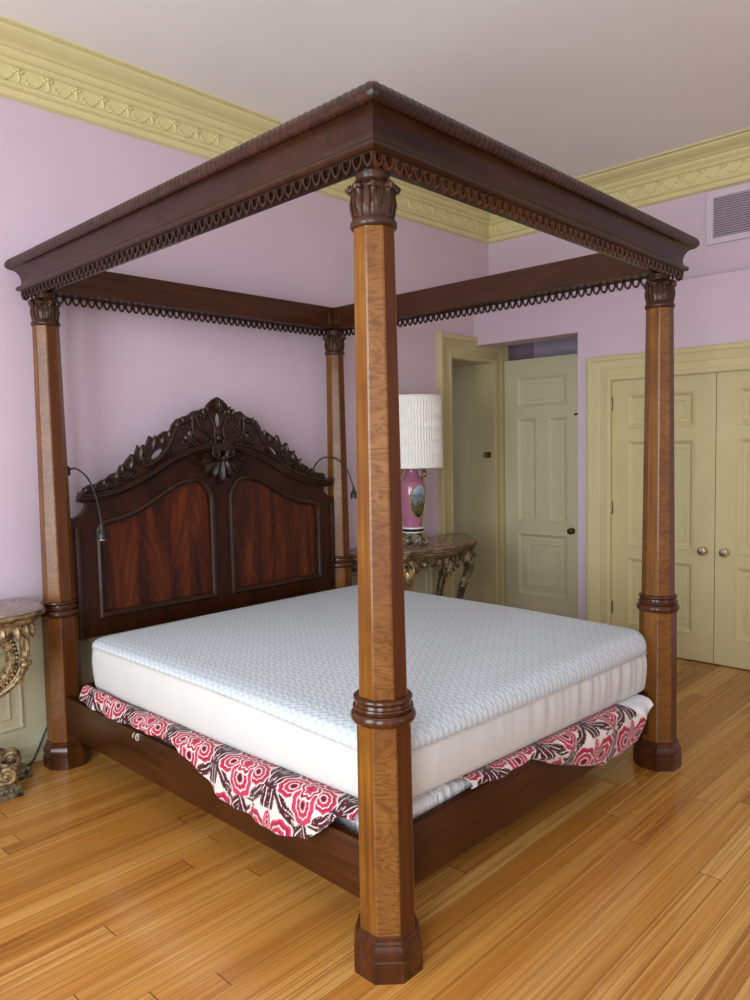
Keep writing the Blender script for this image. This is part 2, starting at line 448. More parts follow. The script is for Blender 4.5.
S('wall_east', [(XB, XU, PY0, YN, PZ, 2.84), (XB, XU, CY0, PY0, 0, 2.84), (XB, XU, CY1, CY0, CZ, 2.84), (XB, XU, YS, CY1, 0, 2.84),
                (XU, XU + .2, YS, YN, 2.84, ZC), (XU, XU + .2, YS, PY0, 0, 2.84), (5.0, 5.1, -1.1, YN + .6, 0, 3.0), (XU + .2, 5.0, -1.1, PY0 - .02, 0, 3.0), (XU + .2, 5.0, PY0 - .02, YN, 2.86, 2.95)],
  LILAC, 'lilac wall with a lower built-out closet front')
# window walls behind and beside the photographer
S('wall_south', [(XW - .2, -2.3, YS - .3, YS, 0, ZC), (-1.0, .6, YS - .3, YS, 0, ZC), (1.9, 5.2, YS - .3, YS, 0, ZC),
                 (-2.3, -1.0, YS - .3, YS, 0, .5), (-2.3, -1.0, YS - .3, YS, 3.1, ZC), (.6, 1.9, YS - .3, YS, 0, .5), (.6, 1.9, YS - .3, YS, 3.1, ZC)], LILAC, 'lilac wall behind the camera')
S('wall_west', [(XW - .3, XW, YS, -5.1, 0, ZC), (XW - .3, XW, -3.7, -2.7, 0, ZC), (XW - .3, XW, -1.3, YN, 0, ZC),
                (XW - .3, XW, -5.1, -3.7, 0, .5), (XW - .3, XW, -5.1, -3.7, 3.1, ZC), (XW - .3, XW, -2.7, -1.3, 0, .5), (XW - .3, XW, -2.7, -1.3, 3.1, ZC)], LILAC, 'lilac window wall to the left of the camera')
# ceiling cornice with relief frieze
CP = [(-.02, 3.50), (.012, 3.51), (.030, 3.515), (.040, 3.528), (.040, 3.545), (.028, 3.553), (.045, 3.562), (.050, 3.572), (.046, 3.580), (.032, 3.584), (.032, 3.664), (.050, 3.669), (.060, 3.680),
      (.060, 3.690), (.048, 3.697), (.060, 3.704), (.072, 3.718), (.076, 3.732), (.092, 3.735), (.100, 3.742), (.130, 3.748), (.165, 3.760), (.188, 3.776), (.192, 3.786), (.212, 3.786), (.226, 3.792), (.226, 3.82), (-.02, 3.82)]
# left normal of the path must point into the room
def cornice(name, pa, pb, da, db, label):
    g = G()
    g.sweep([pa, pb], CP, (0, 0, 0), X, Y, Z)
    o = struct(name, g, CORN, None, 30, label)
    return o
def cornice_corner(name, pts, label):
    """one wall's length of cornice, mitred at the given corner factors: pts=(p, mitre dir)"""
    g = G(); vs = []; fs = []; m = len(CP)
    for (p, d) in pts:
        for (o, h) in CP: vs.append((p[0] + d[0] * o, p[1] + d[1] * o, h))
    for k in range(m): fs.append([k, (k + 1) % m, m + (k + 1) % m, m + k])
    fs.append(list(range(m))); fs.append([m + k for k in range(m)])
    g.raw(vs, fs)
    return struct(name, g, CORN, None, 30, label)
c1 = cornice_corner('trim_1', [((XW, YN), (1, -1)), ((XU, YN), (-1, -1))], 'yellow-green plaster cornice over the headboard wall')
c2 = cornice_corner('trim_2', [((XU, YN), (-1, -1)), ((XU, YS), (-1, 1))], 'yellow-green plaster cornice over the closet wall')
cornice_corner('trim_3', [((XU, YS), (-1, 1)), ((XW, YS), (1, 1))], 'yellow-green plaster cornice behind the camera')
cornice_corner('trim_4', [((XW, YS), (1, 1)), ((XW, YN), (1, -1))], 'yellow-green plaster cornice on the window wall')
def frieze(parent, O, A, N, ln):
    g = G(); O = V3(O); A = V3(A); N = V3(N); rot = Matrix((A, N, Z)).transposed()
    k = 0; s = .06
    while s < ln - .05:
        c = O + A * s
        for (dx, dz, r) in ((0, .030, .011), (-.014, .022, .009), (.014, .022, .009), (0, .014, .009), (-.024, .030, .007), (.024, .030, .007), (-.010, .036, .007), (.010, .036, .007)):
            g.blob(c + A * dx * 1.15 + Z * dz * 1.1, (r * 1.25, r * 1.2, r * 1.25), 1, rot)
        g.tube([c + Z * .01, c + A * .003 - Z * .012, c - A * .001 - Z * .030], [.009, .008, .004], 5)
        for i in range(7):
            t = (i + 1) / 8; d = .02 + t * .114
            g.blob(c + A * d + Z * (.008 - .045 * math.sin(PI * t) + .01 * t), (.010, .010, .009), 1, rot)
        s += .154; k += 1
    return obj('frieze_relief', g, CORN, parent, 60, recalc=False)
frieze(c1, (XW, YN - .032, 3.622), (1, 0, 0), (0, -1, 0), XU - XW - .04)
frieze(c2, (XU - .032, YN - .04, 3.622), (0, -1, 0), (-1, 0, 0), YN - YS)

# wainscot and skirting on the headboard wall
g = G(); g.box(XW, 3.40, YN - .03, YN + .01, 0, .80); g.box(XW, 3.40, YN - .055, YN, .79, .825, .006); g.box(XW, 3.40, YN - .042, YN, .76, .79, .004)
wains = struct('trim_5', g, PALE, None, 30, 'cream panelled wainscot under the lilac wall')
PMOLD = [(0, 0), (.004, .010), (.012, .014), (.020, .010), (.026, .004), (.034, .004), (.036, 0)]
xs = [-3.2, -2.55, -1.90, -1.25, -.16]
for x0, x1 in ((-3.2, -2.3), (-2.15, -1.25), (-1.1, -.15), (.05, .95), (1.1, 1.95), (2.1, 2.7), (2.8, 3.3)):
    g = G()
    for d, k in ((0, 1.0), (.065, .7)):
        g.sweep([(x0 + d, .19 + d), (x1 - d, .19 + d), (x1 - d, .68 - d), (x0 + d, .68 - d)], [(a * k, b * k) for a, b in PMOLD], (0, YN - .03, 0), X, Z, -Y, closed=True)
    obj('wainscot_panel', g, PALE, wains, 30)
g = G(); g.sweep([(XW, YN - .03), (3.41, YN - .03)], [(-v, z) for v, z in ((0, 0), (.03, 0), (.03, .02), (.018, .028), (.018, .09), (.012, .10), (.010, .115), (0, .12))], (0, 0, 0), X, Y, Z)
struct('baseboard_north', g, PALE, None, 30, 'cream skirting under the wainscot')
g = G(); g.box(XB - .018, XB, -1.0, PY0 - .005, 0, .12, .004); g.box(XB - .018, XB, YS, -2.95, 0, .12, .004)
struct('baseboard_east', g, TRIM, None, 30, 'skirting on the closet wall')

# ---- door casings
CAS = [(0, 0), (0, .012), (.012, .018), (.03, .020), (.036, .014), (.09, .014), (.10, .022), (.12, .026), (.135, .034), (.150, .038), (.165, .050), (.19, .052), (.20, .046), (.20, 0)]
def casing(name, path, O, U, V, N, mat, label, k=1.0):
    g = G(); g.sweep(path, [(a * k, b) for a, b in CAS], O, U, V, N)
    return struct(name, g, mat, None, 30, label)
# doorway in the headboard wall: inner edge x 3.64..4.28
casing('trim_6', [(4.28, 0), (4.28, DZ), (3.64, DZ), (3.64, 0)][::-1], (0, YN, 0), X, Z, -Y, TRIM, 'cream moulded casing round the doorway in the headboard wall')
g = G(); g.box(4.28, 4.34, YN - .0, YN + .58, 0, DZ); g.box(3.62, 4.34, YN, YN + .59, DZ - .006, DZ + .03); g.box(3.60, 3.64, YN, YN + .58, 0, DZ)
g.box(4.262, 4.28, YN + .04, YN + .58, 0, .29, .004); g.box(4.268, 4.28, YN + .02, YN + .58, .29, .31, .003)

jamb = struct('trim_7', g, TRIM, None, 30, 'cream panelled reveal of the doorway in the headboard wall')
g = G(); g.box(4.270, 4.279, YN + .03, YN + .115, 1.535, 1.59, .003); g.lathe([(.0, -.003), (.011, 0), (.011, .012), (.006, .015)], 14, (4.268, YN + .055, 1.562), axis='x')
obj('strike_plate', g, BRASS, jamb)['label'] = 'brass strike plate'
# casing round the closet doors (plane x = XB, seen from -x; U = -y so that it runs left to right)
casing('trim_8', [(-CY1, 0), (-CY1, CZ), (-CY0, CZ), (-CY0, 0)][::-1], (XB, 0, 0), -Y, Z, -X, TRIM, 'olive cream moulded casing round the closet doors', .95)

def door(name, label, w, h, panels, t=.042, mat=TRIM, mold=1.0, double=False):
    """leaf in local coords: u along +x, z up, front face toward -y at y=0"""
    g = G()
    outer = [(0, 0), (w, 0), (w, h), (0, h)]
    holes = [[(a, c), (b, c), (b, d), (a, d)] for a, b, c, d in panels]
    g.plate([outer] + holes, t, (0, t / 2, 0), X, Z, -Y)
    for a, b, c, d in panels:
        g.box(a - .01, b + .01, t / 2 - .006, t / 2 + .006, c - .01, d + .01)
    o = obj(name, g, mat, None, 20); tag(o, label, None, None, 'structure')
    for a, b, c, d in panels:
        q = G()
        q.sweep([(a, c), (b, c), (b, d), (a, d)], [(-.006, .002), (-.004, .008), (.004, .009), (.012, .004), (.022, -.006), (.03, -.013), (.03, -.016), (0, -.016)], (0, 0, 0), X, Z, -Y, closed=True)
        if double or (d - c) > 0:
            e = .055
            q.sweep([(a + e, c + e), (b - e, c + e), (b - e, d - e), (a + e, d - e)], [(0, -.016), (.003, -.011), (.010, -.009), (.014, -.013), (.014, -.016)], (0, 0, 0), X, Z, -Y, closed=True)
        obj('panel_moulding', q, mat, o, 30)
    return o
def hinge(z, parent, x=0.0):
    g = G(); g.lathe([(.0, -.058), (.004, -.055), (.0055, -.050), (.0055, .050), (.004, .055), (0, .058)], 10, (x, -.004, z)); g.box(x, x + .008, -.002, .004, z - .045, z + .045)
    return obj('hinge', g, BRONZE, parent)
def knob(parent, x, z, mat, mrose, r=.03, fac=16, mod=None):
    g = G(); g.lathe([(.0, -.002), (.024, -.002), (.028, .0), (.026, .006), (.011, .010), (.009, .028)][::1], 24, (0, 0, 0), axis='y')
    o = obj('rosette', g, mrose, parent); o.location = (x, 0, z); o.rotation_euler = (0, 0, PI)
    g = G(); g.lathe([(.0, .026), (.012, .027), (r * .85, .034), (r, .045), (r * .93, .056), (r * .6, .063), (0, .065)], fac, axis='y')
    k = obj('door_knob', g, mat, parent, 25); k.location = (x, 0, z); k.rotation_euler = (0, 0, PI)
    return k
# passage door standing open at right angles to the headboard wall (face toward -x)
dw = .775
pd = door('door_1', 'pale cream four-panel door standing open inside the passage opening', dw, 2.435,
          [(.145, .66, 1.995, 2.27), (.145, .345, .935, 1.89), (.475, .66, .935, 1.89), (.145, .66, .235, .815)], mat=PALE)
pd.location = (4.40, .155, .008); pd.rotation_euler = (0, 0, -PI / 2)
# extra square moulding in the bottom panel
q = G(); q.sweep([(.145 + .085, .235 + .085), (.66 - .085, .235 + .085), (.66 - .085, .815 - .085), (.145 + .085, .815 - .085)], [(0, -.016), (.003, -.008), (.012, -.006), (.02, -.012), (.02, -.016)], (0, 0, 0), X, Z, -Y, closed=True)
obj('panel_moulding', q, PALE, pd, 30)
knob(pd, .715, .865, BRONZE, BRONZE, .029)
g = G(); g.box(.738, .772, -.008, 0, 1.895, 1.915, .003); g.tube([(.745, -.008, 1.905), (.745, -.02, 1.905)], .004, 8)
obj('door_bolt', g, BRONZE, pd)['label'] = 'small dark bolt'
# closet pair
pan = [(.135, .645, 1.765, 2.02), (.135, .645, .835, 1.66), (.135, .645, .205, .735)]
cl = door('door_2', 'left leaf of the olive cream closet doors, behind the right foot post', .80, CZ - .012, pan, mat=TRIM)
cl.location = (4.002, CY0 - .003, .008); cl.rotation_euler = (0, 0, -PI / 2)
knob(cl, .725, .838, GLASS, BRASS, .033, 10)
for z in (.32, 1.13, 1.955): hinge(z, cl, .0)
cr_ = door('door_3', 'right leaf of the olive cream closet doors, cut by the right edge of the photo', .80, CZ - .012, [(.80 - b, .80 - a, c, d) for a, b, c, d in pan], mat=TRIM)
cr_.location = (4.002, CY0 - .808, .008); cr_.rotation_euler = (0, 0, -PI / 2)
knob(cr_, .075, .838, GLASS, BRASS, .033, 10)
for z in (.32, 1.13, 1.955): hinge(z, cr_, .798)
g = G(); g.box(XB, 4.19, CY0 - .0025, CY0 + .001, 0, CZ); g.box(XB, 4.19, CY1 - .001, CY1 + .0025, 0, CZ); g.box(XB, 4.19, CY1, CY0, CZ - .003, CZ + .001)
struct('trim_9', g, TRIM, None, 30, 'olive cream jamb lining of the closet doorway')
S('wall_closet', [(4.19, 4.21, CY1, CY0, 0, CZ)], VENTD, 'dark closet interior behind the closet doors')

# ------------------------------------------------------------------ air vent
vt = thing('air_vent', 'lilac painted louvred air vent high on the closet wall', 'vent', (XU, -2.35, 3.30))
g = G(); g.plate([[(-.57, -.19), (.57, -.19), (.57, .19), (-.57, .19)], [(-.52, -.145), (.52, -.145), (.52, .145), (-.52, .145)]], .022, (-.011, 0, 0), Y, Z, X, .004)
obj('frame', g, VENT, vt, 30)
g = G(); g.box(-.004, .0, -.53, .53, -.155, .155); obj('backing', g, VENTD, vt, None)
g = G()
for k in range(17):
    z = -.137 + k * .0171
    g.raw([(-.020, -.525, z - .004), (-.020, .525, z - .004), (-.004, .525, z + .008), (-.004, -.525, z + .008), (-.022, -.525, z - .002), (-.022, .525, z - .002), (-.006, .525, z + .010), (-.006, -.525, z + .010)],
          [[0, 1, 2, 3], [7, 6, 5, 4], [0, 4, 5, 1], [1, 5, 6, 2], [2, 6, 7, 3], [3, 7, 4, 0]])
obj('louvres', g, VENT, vt, None)

# ------------------------------------------------------------------ the bed
bed = thing('four_poster_bed', 'tall dark mahogany four-poster bed with open cornice canopy and carved headboard', 'bed')
def make_post():
    g = G(); R8 = PI / 8
    # lower and tapering upper shaft, each octagonal with softened arrises
    def octa(z0, r0, z1, r1, b=.0035):
        vs = []
        for z, r in ((z0, r0), (z1, r1)):
            for k in range(8):
                a = R8 + k * PI / 4; p = V3((math.cos(a), math.sin(a), 0)) * r
                for sg in (-1, 1):
                    tn = V3((-math.sin(a), math.cos(a), 0)) * (sg * math.cos(R8))
                    q = p + tn * b - V3((math.cos(a), math.sin(a), 0)) * b * .42
                    vs.append((q.x, q.y, z))
        g.raw(vs, [[i, (i + 1) % 16, 16 + (i + 1) % 16, 16 + i] for i in range(16)] + [list(range(16))[::-1], [16 + i for i in range(16)]])
    octa(.10, .0945, .815, .0917)
    octa(.875, .0815, 2.335, .0660)
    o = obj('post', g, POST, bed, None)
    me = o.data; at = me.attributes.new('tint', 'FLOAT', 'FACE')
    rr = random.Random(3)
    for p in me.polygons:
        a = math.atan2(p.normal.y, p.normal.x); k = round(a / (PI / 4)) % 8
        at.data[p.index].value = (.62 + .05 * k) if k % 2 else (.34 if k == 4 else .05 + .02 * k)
    g = G(); g.lathe([(.1177, 0), (.1177, .066), (.113, .070), (.113, .074), (.1165, .077), (.1165, .090), (.112, .104), (.106, .114), (.106, .120), (.1005, .126), (.1005, .138), (.093, .142)], 8, rot=R8)
    obj('plinth', g, TURN, o, 20)
    g = G(); tor = lambda zc, R, hr, rr_, n=7: [(R - rr_ + rr_ * math.cos(a), zc + hr * math.sin(a)) for a in [-PI / 2 + PI * i / (n - 1) for i in range(n)]]
    g.lathe([(.07, .803)] + tor(.822, .1045, .019, .016) + [(.089, .843)] + tor(.852, .097, .007, .008, 5) + [(.088, .862), (.087, .868)] + tor(.879, .0945, .0095, .011) + [(.07, .890)], 48)
    obj('collar', g, TURN, o, 30)
    def mod(a, z):
        t = (z - 2.345) / .095
        if 0 <= t <= 1:
            k = math.cos(8 * a); e = math.sin(PI * t)
            return 1 + e * (.045 * k + .03 * math.cos(32 * a + 4 * t))
        return 1
    g = G()
    prof = [(.04, 2.312), (.066, 2.316), (.0715, 2.324), (.0715, 2.334), (.067, 2.341), (.0625, 2.346)]
    prof += [(.0600 + .006 * math.sin(PI * .5 * min(1, t * 2.2)) - .014 * max(0, t - .45), 2.346 + .092 * t) for t in [i / 10 for i in range(1, 11)]]
    prof += [(.055, 2.447), (.047, 2.456), (.0465, 2.466), (.052, 2.472), (.054, 2.480), (.052, 2.488), (.044, 2.492), (.032, 2.50), (.032, 2.60)]
    g.lathe(prof, 96, mod=mod)
    for k in range(8):
        a = k * PI / 4; d = V3((math.cos(a), math.sin(a), 0)); t = V3((-math.sin(a), math.cos(a), 0)); tn_ = t
        g.leaf(d * .0565 + Z * 2.35, Z, t, d, .098, .046, .009, .004, .004, 9, 7, 2, .8)
        g.tube([d * .056 + Z * 2.412, d * .062 + Z * 2.432, d * .070 + Z * 2.439, d * .0755 + Z * 2.434, d * .074 + Z * 2.425], [.010, .013, .013, .011, .006], 8)
        g.tube([d * .070 + tn_ * q + Z * (2.434 - abs(q) * .25) for q in (-.020, -.010, 0, .010, .020)], [.005, .008, .010, .008, .005], 8)
        for s in (-1, 1):
            b = a + s * PI / 8 * .52; d2 = V3((math.cos(b), math.sin(b), 0))
            g.tube([d2 * .062 + Z * 2.348, d2 * .070 + Z * 2.385, d2 * .066 + Z * 2.43], [.0035, .0035, .0015], 5)
    obj('capital', g, CAPM, o, 50)
    return o
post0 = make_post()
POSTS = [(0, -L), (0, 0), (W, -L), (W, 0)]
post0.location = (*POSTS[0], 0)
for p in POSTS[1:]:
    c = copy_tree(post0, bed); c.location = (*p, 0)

# ---- canopy: four mitred cornice rails, each with a gadrooned edge and a scalloped drop edge
KP = [(-.028, 2.488), (.086, 2.488), (.097, 2.491), (.102, 2.497), (.1025, 2.505), (.099, 2.511), (.090, 2.515), (.0835, 2.520), (.0805, 2.534), (.081, 2.550), (.086, 2.572),
      (.096, 2.592), (.106, 2.603), (.120, 2.611), (.125, 2.612), (.125, 2.622), (.118, 2.624), (.118, 2.660), (.07, 2.660), (-.028, 2.652)]
KP = [(o, h if h < 2.53 else 2.53 + (h - 2.53) * .86) for o, h in KP]
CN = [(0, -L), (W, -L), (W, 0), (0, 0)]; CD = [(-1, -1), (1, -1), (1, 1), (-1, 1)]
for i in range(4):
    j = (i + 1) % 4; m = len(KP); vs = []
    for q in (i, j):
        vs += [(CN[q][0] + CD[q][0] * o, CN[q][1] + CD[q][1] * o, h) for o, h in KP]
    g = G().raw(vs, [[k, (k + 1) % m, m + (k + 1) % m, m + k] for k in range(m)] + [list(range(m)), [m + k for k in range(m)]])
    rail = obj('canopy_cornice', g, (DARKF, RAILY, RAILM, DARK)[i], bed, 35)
    A = V3((CN[i][0], CN[i][1], 0)); B = V3((CN[j][0], CN[j][1], 0)); T = (B - A).normalized(); N = V3((T.y, -T.x, 0)); ln = (B - A).length
    # gadroon
    e = .1235; n8 = 10; g = G(); st = int((ln + 2 * e) / .0055); vs = []; fs = []
    for s in range(st + 1):
        u = -e + (ln + 2 * e) * s / st
        for k in range(n8):
            a = 2 * PI * k / n8
            r = .0168 + .0036 * abs(math.sin(PI * (u / .029) + a * .8)) ** .6
            if s in (0, st): r = .0165
            off = r * math.cos(a); uu = u + (off if s == st else -off if s == 0 else 0)
            p = A + T * uu + N * (e + off) + Z * (2.624 + 1.35 * r * math.sin(a)); vs.append(p)
    for s in range(st):
        for k in range(n8): fs.append([s * n8 + k, s * n8 + (k + 1) % n8, (s + 1) * n8 + (k + 1) % n8, (s + 1) * n8 + k])
    fs.append(list(range(n8))); fs.append([st * n8 + k for k in range(n8)])
    g.raw(vs, fs); obj('gadrooned_edge', g, DARK, rail, 50)
    # scallops: hanging pointed loops
    e = .084; tot = ln + 2 * e; cnt = round(tot / .0445); pw = tot / cnt; g = G()
    outer = [(-.5, 0), (-.48, -.010), (-.40, -.022), (-.26, -.033), (-.10, -.040), (0, -.0425), (.10, -.040), (.26, -.033), (.40, -.022), (.48, -.010), (.5, 0)]
    inner = [(-.29, -.002), (-.30, -.008), (-.29, -.016), (-.22, -.0245), (-.10, -.030), (0, -.0315), (.10, -.030), (.22, -.0245), (.29, -.016), (.30, -.008), (.29, -.002)]
    for q in range(cnt):
        uc = -e + pw * (q + .5); vs = []; fs = []
        for o_ in (e, e - .013):
            for a, b in outer: vs.append(A + T * (uc + a * pw) + N * o_ + Z * (2.486 + b))
            for a, b in inner: vs.append(A + T * (uc + a * pw) + N * o_ + Z * (2.486 + b))
        K = len(outer)
        for b in (0, 2 * K):
            for k in range(K - 1): fs.append([b + k, b + k + 1, b + K + k + 1, b + K + k])
        for k in range(K - 1):
            fs.append([k, k + 1, 2 * K + k + 1, 2 * K + k]); fs.append([K + k, K + k + 1, 3 * K + k + 1, 3 * K + k])
        g.raw(vs, fs)
    g2 = G()
    a0 = A - T * e + N * (e - .013); pts = []
    bx = [(0, 2.484), (.013, 2.484), (.013, 2.494), (0, 2.494)]
    g.raw([a0 + N * o + Z * h for o, h in bx] + [a0 + T * tot + N * o + Z * h for o, h in bx], [[0, 1, 5, 4], [1, 2, 6, 5], [2, 3, 7, 6], [3, 0, 4, 7], [0, 1, 2, 3], [4, 5, 6, 7]])
    obj('scalloped_edge', g, TURN if i in (0,) else CARVE, rail, 30)
# small iron brackets that pin the rails at the inner corners
for (sx, sy) in ((W - .045, -.030), (W - .075, -.030)):
    g = G(); g.box(sx - .006, sx + .006, sy - .008, sy + .004, 2.53, 2.60, .002); obj('corner_bracket', g, BRONZE, bed)
for y in (-.050, -.080):
    g = G(); g.box(W - .038, W - .026, y - .006, y + .006, 2.53, 2.60, .002); obj('corner_bracket', g, BRONZE, bed)
# the old canopy rides slightly higher at the near corner
for o in bed.children:
    if o.name.startswith('canopy_cornice'):
        for q in [o] + list(o.children):
            for v in q.data.vertices:
                v.co.z += .010 + .012 * max(0, 1 - v.co.x / W) * max(0, min(1.06, -v.co.y / L))
# ---- bed rails and slats
g = G(); g.box(-.032, .003, -L + .07, -.07, .185, .385, .004); obj('side_rail', g, RAILY, bed)
g = G(); g.box(W - .003, W + .032, -L + .07, -.07, .185, .385, .004); obj('side_rail', g, RAILY, bed)
g = G(); g.box(.07, W - .07, -L + .012, -L + .047, .180, .392, .004); obj('foot_rail', g, RAILM, bed)
g = G(); g.box(.07, W - .07, -.03, .01, .18, .40, .004); obj('head_rail', g, RAILM, bed)
for k in range(8):
    y = -.25 - k * .27; g = G(); g.box(0, W, y - .045, y + .045, .225, .248); obj('slat', g, RAILM, bed, None)
g = G(); g.box(-.038, -.032, -.855, -.845, .352, .384, .001); g.tube([(-.036, -.85, .382), (-.046, -.85, .376), (-.048, -.85, .362), (-.040, -.85, .352)], .0035, 8); obj('rail_hook', g, LENS, bed)['label'] = 'small steel hook'
g = G(); g.tube([(-.036, -.82, .378), (-.046, -.82, .372), (-.046, -.82, .36)], .003, 8)
obj('rail_hook', g, LENS, bed)['label'] = 'small steel hook'

# ---- headboard
def mir(h):  # half outline given from outside in (dx descending) -> full outline left to right
    return [(CX - a, b) for a, b in h] + [(CX + a, b) for a, b in h[::-1] if a > 1e-6]
halfhb = [(.955, .655), (.955, 1.312), (.935, 1.314), (.905, 1.323), (.880, 1.340), (.865, 1.362), (.858, 1.390), (.850, 1.415)] + \
    [q for q in cr([(.83, 1.418), (.69, 1.436), (.515, 1.505), (.33, 1.605), (.15, 1.662), (0, 1.678)], 6)]
def panel_out(side, d=0.0):
    """left recessed panel outline (mirrored for the right one), shrunk by d"""
    pts = [(.800 - d, .772 + d), (.800 - d, 1.240 - d), (.790 - d, 1.262 - d * .8), (.770 - d, 1.272 - d)]
    pts += [(a, b - d) for a, b in cr([(.74, 1.280), (.62, 1.305), (.49, 1.362), (.36, 1.432), (.27, 1.470), (.20, 1.482)], 6)]
    pts += [(.155, 1.478 - d), (.115 + d * .3, 1.455 - d * .8), (.083 + d, 1.405 - d * .3), (.072 + d, 1.375), (.072 + d, .772 + d)]
    return [(CX + side * a, b) for a, b in pts]
hol = [panel_out(-1), panel_out(1)]
outline = mir(halfhb)
g = G(); g.plate([outline] + hol, .048, (0, -.012, 0), X, Z, -Y, .003)
hb = obj('headboard', g, HBM, bed, 30)
PM = [(-.020, .0), (-.018, .012), (-.008, .018), (.002, .016), (.006, .008), (.012, .004), (.014, -.012), (.014, -.02), (-.002, -.02)]
for s in (-1, 1):
    p = panel_out(s, -.004)
    g = G(); g.plate([p], .012, (0, -.010, 0), X, Z, -Y)
    pn = obj('panel', g, FLAME, hb, None)
    path = panel_out(s)
    # orientation: make the left normal point into the panel
    area = sum(path[i][0] * path[(i + 1) % len(path)][1] - path[(i + 1) % len(path)][0] * path[i][1] for i in range(len(path)))
    if area < 0: path = path[::-1]
    g = G(); g.sweep(path, PM, (0, -.036, 0), X, Z, -Y, closed=True)
    obj('panel_moulding', g, CARVE, hb, 40)
# arched crest moulding
mp = cr([(.915, 1.424), (.87, 1.412), (.80, 1.420), (.69, 1.442), (.515, 1.510), (.33, 1.610), (.17, 1.664), (.07, 1.678)], 6)
MP = [(-.022, -.01), (-.022, .020), (-.012, .026), (-.006, .038), (.006, .044), (.014, .040), (.020, .050), (.027, .050), (.029, .040), (.029, -.01)]
g = G()
g.sweep([(CX - a, b) for a, b in mp], MP, (0, -.036, 0), X, Z, -Y)
g.sweep([(CX + a, b) for a, b in mp[::-1]], MP, (0, -.036, 0), X, Z, -Y)
g.box(CX - .08, CX + .08, -.08, -.02, 1.655, 1.705, .006)
obj('arched_moulding', g, CARVE, hb, 40)
# carved and pierced crest
top = [(.885, 1.448), (.872, 1.474), (.845, 1.488), (.80, 1.492), (.775, 1.508), (.735, 1.520), (.717, 1.541), (.672, 1.552), (.655, 1.590), (.640, 1.578), (.622, 1.612), (.589, 1.646), (.562, 1.650), (.545, 1.700), (.522, 1.668),
       (.495, 1.690), (.470, 1.752), (.440, 1.735), (.415, 1.752), (.372, 1.778), (.332, 1.780), (.320, 1.815), (.292, 1.846), (.25, 1.862), (.21, 1.874), (.17, 1.900), (.14, 1.896), (.115, 1.914), (.085, 1.918), (.068, 1.945), (.035, 1.972), (0, 1.988)]
low = cr([(0, 1.685), (.17, 1.670), (.33, 1.618), (.515, 1.520), (.69, 1.450), (.80, 1.430), (.885, 1.425)], 4)
full = [(CX - a, b) for a, b in top] + [(CX + a, b) for a, b in top[::-1][1:]]
lowp = [(CX + a, b) for a, b in low[::-1]] + [(CX - a, b) for a, b in low[1:]]
def ell(cx, cz, a, b, ang=0, n=14):
    c, s_ = math.cos(ang), math.sin(ang)
    return [(cx + a * math.cos(t) * c - b * math.sin(t) * s_, cz + a * math.cos(t) * s_ + b * math.sin(t) * c) for t in [2 * PI * k / n for k in range(n)]]
holes = [ell(CX, 1.845, .020, .048), ell(CX - .062, 1.895, .010, .012), ell(CX + .062, 1.895, .010, .012)]
for s in (-1, 1):
    holes += [ell(CX + s * .215, 1.752, .036, .016, -s * .75), ell(CX + s * .425, 1.648, .046, .017, -s * .62)]
g = G(); g.plate([full + lowp] + holes, .026, (0, -.022, 0), X, Z, -Y, .004)
crest = obj('carved_crest', g, CARVE, bed, 30)
g = G(); F = -Y; yf = -.036
P2 = lambda dx, z, y=yf: V3((CX + dx, y, z))
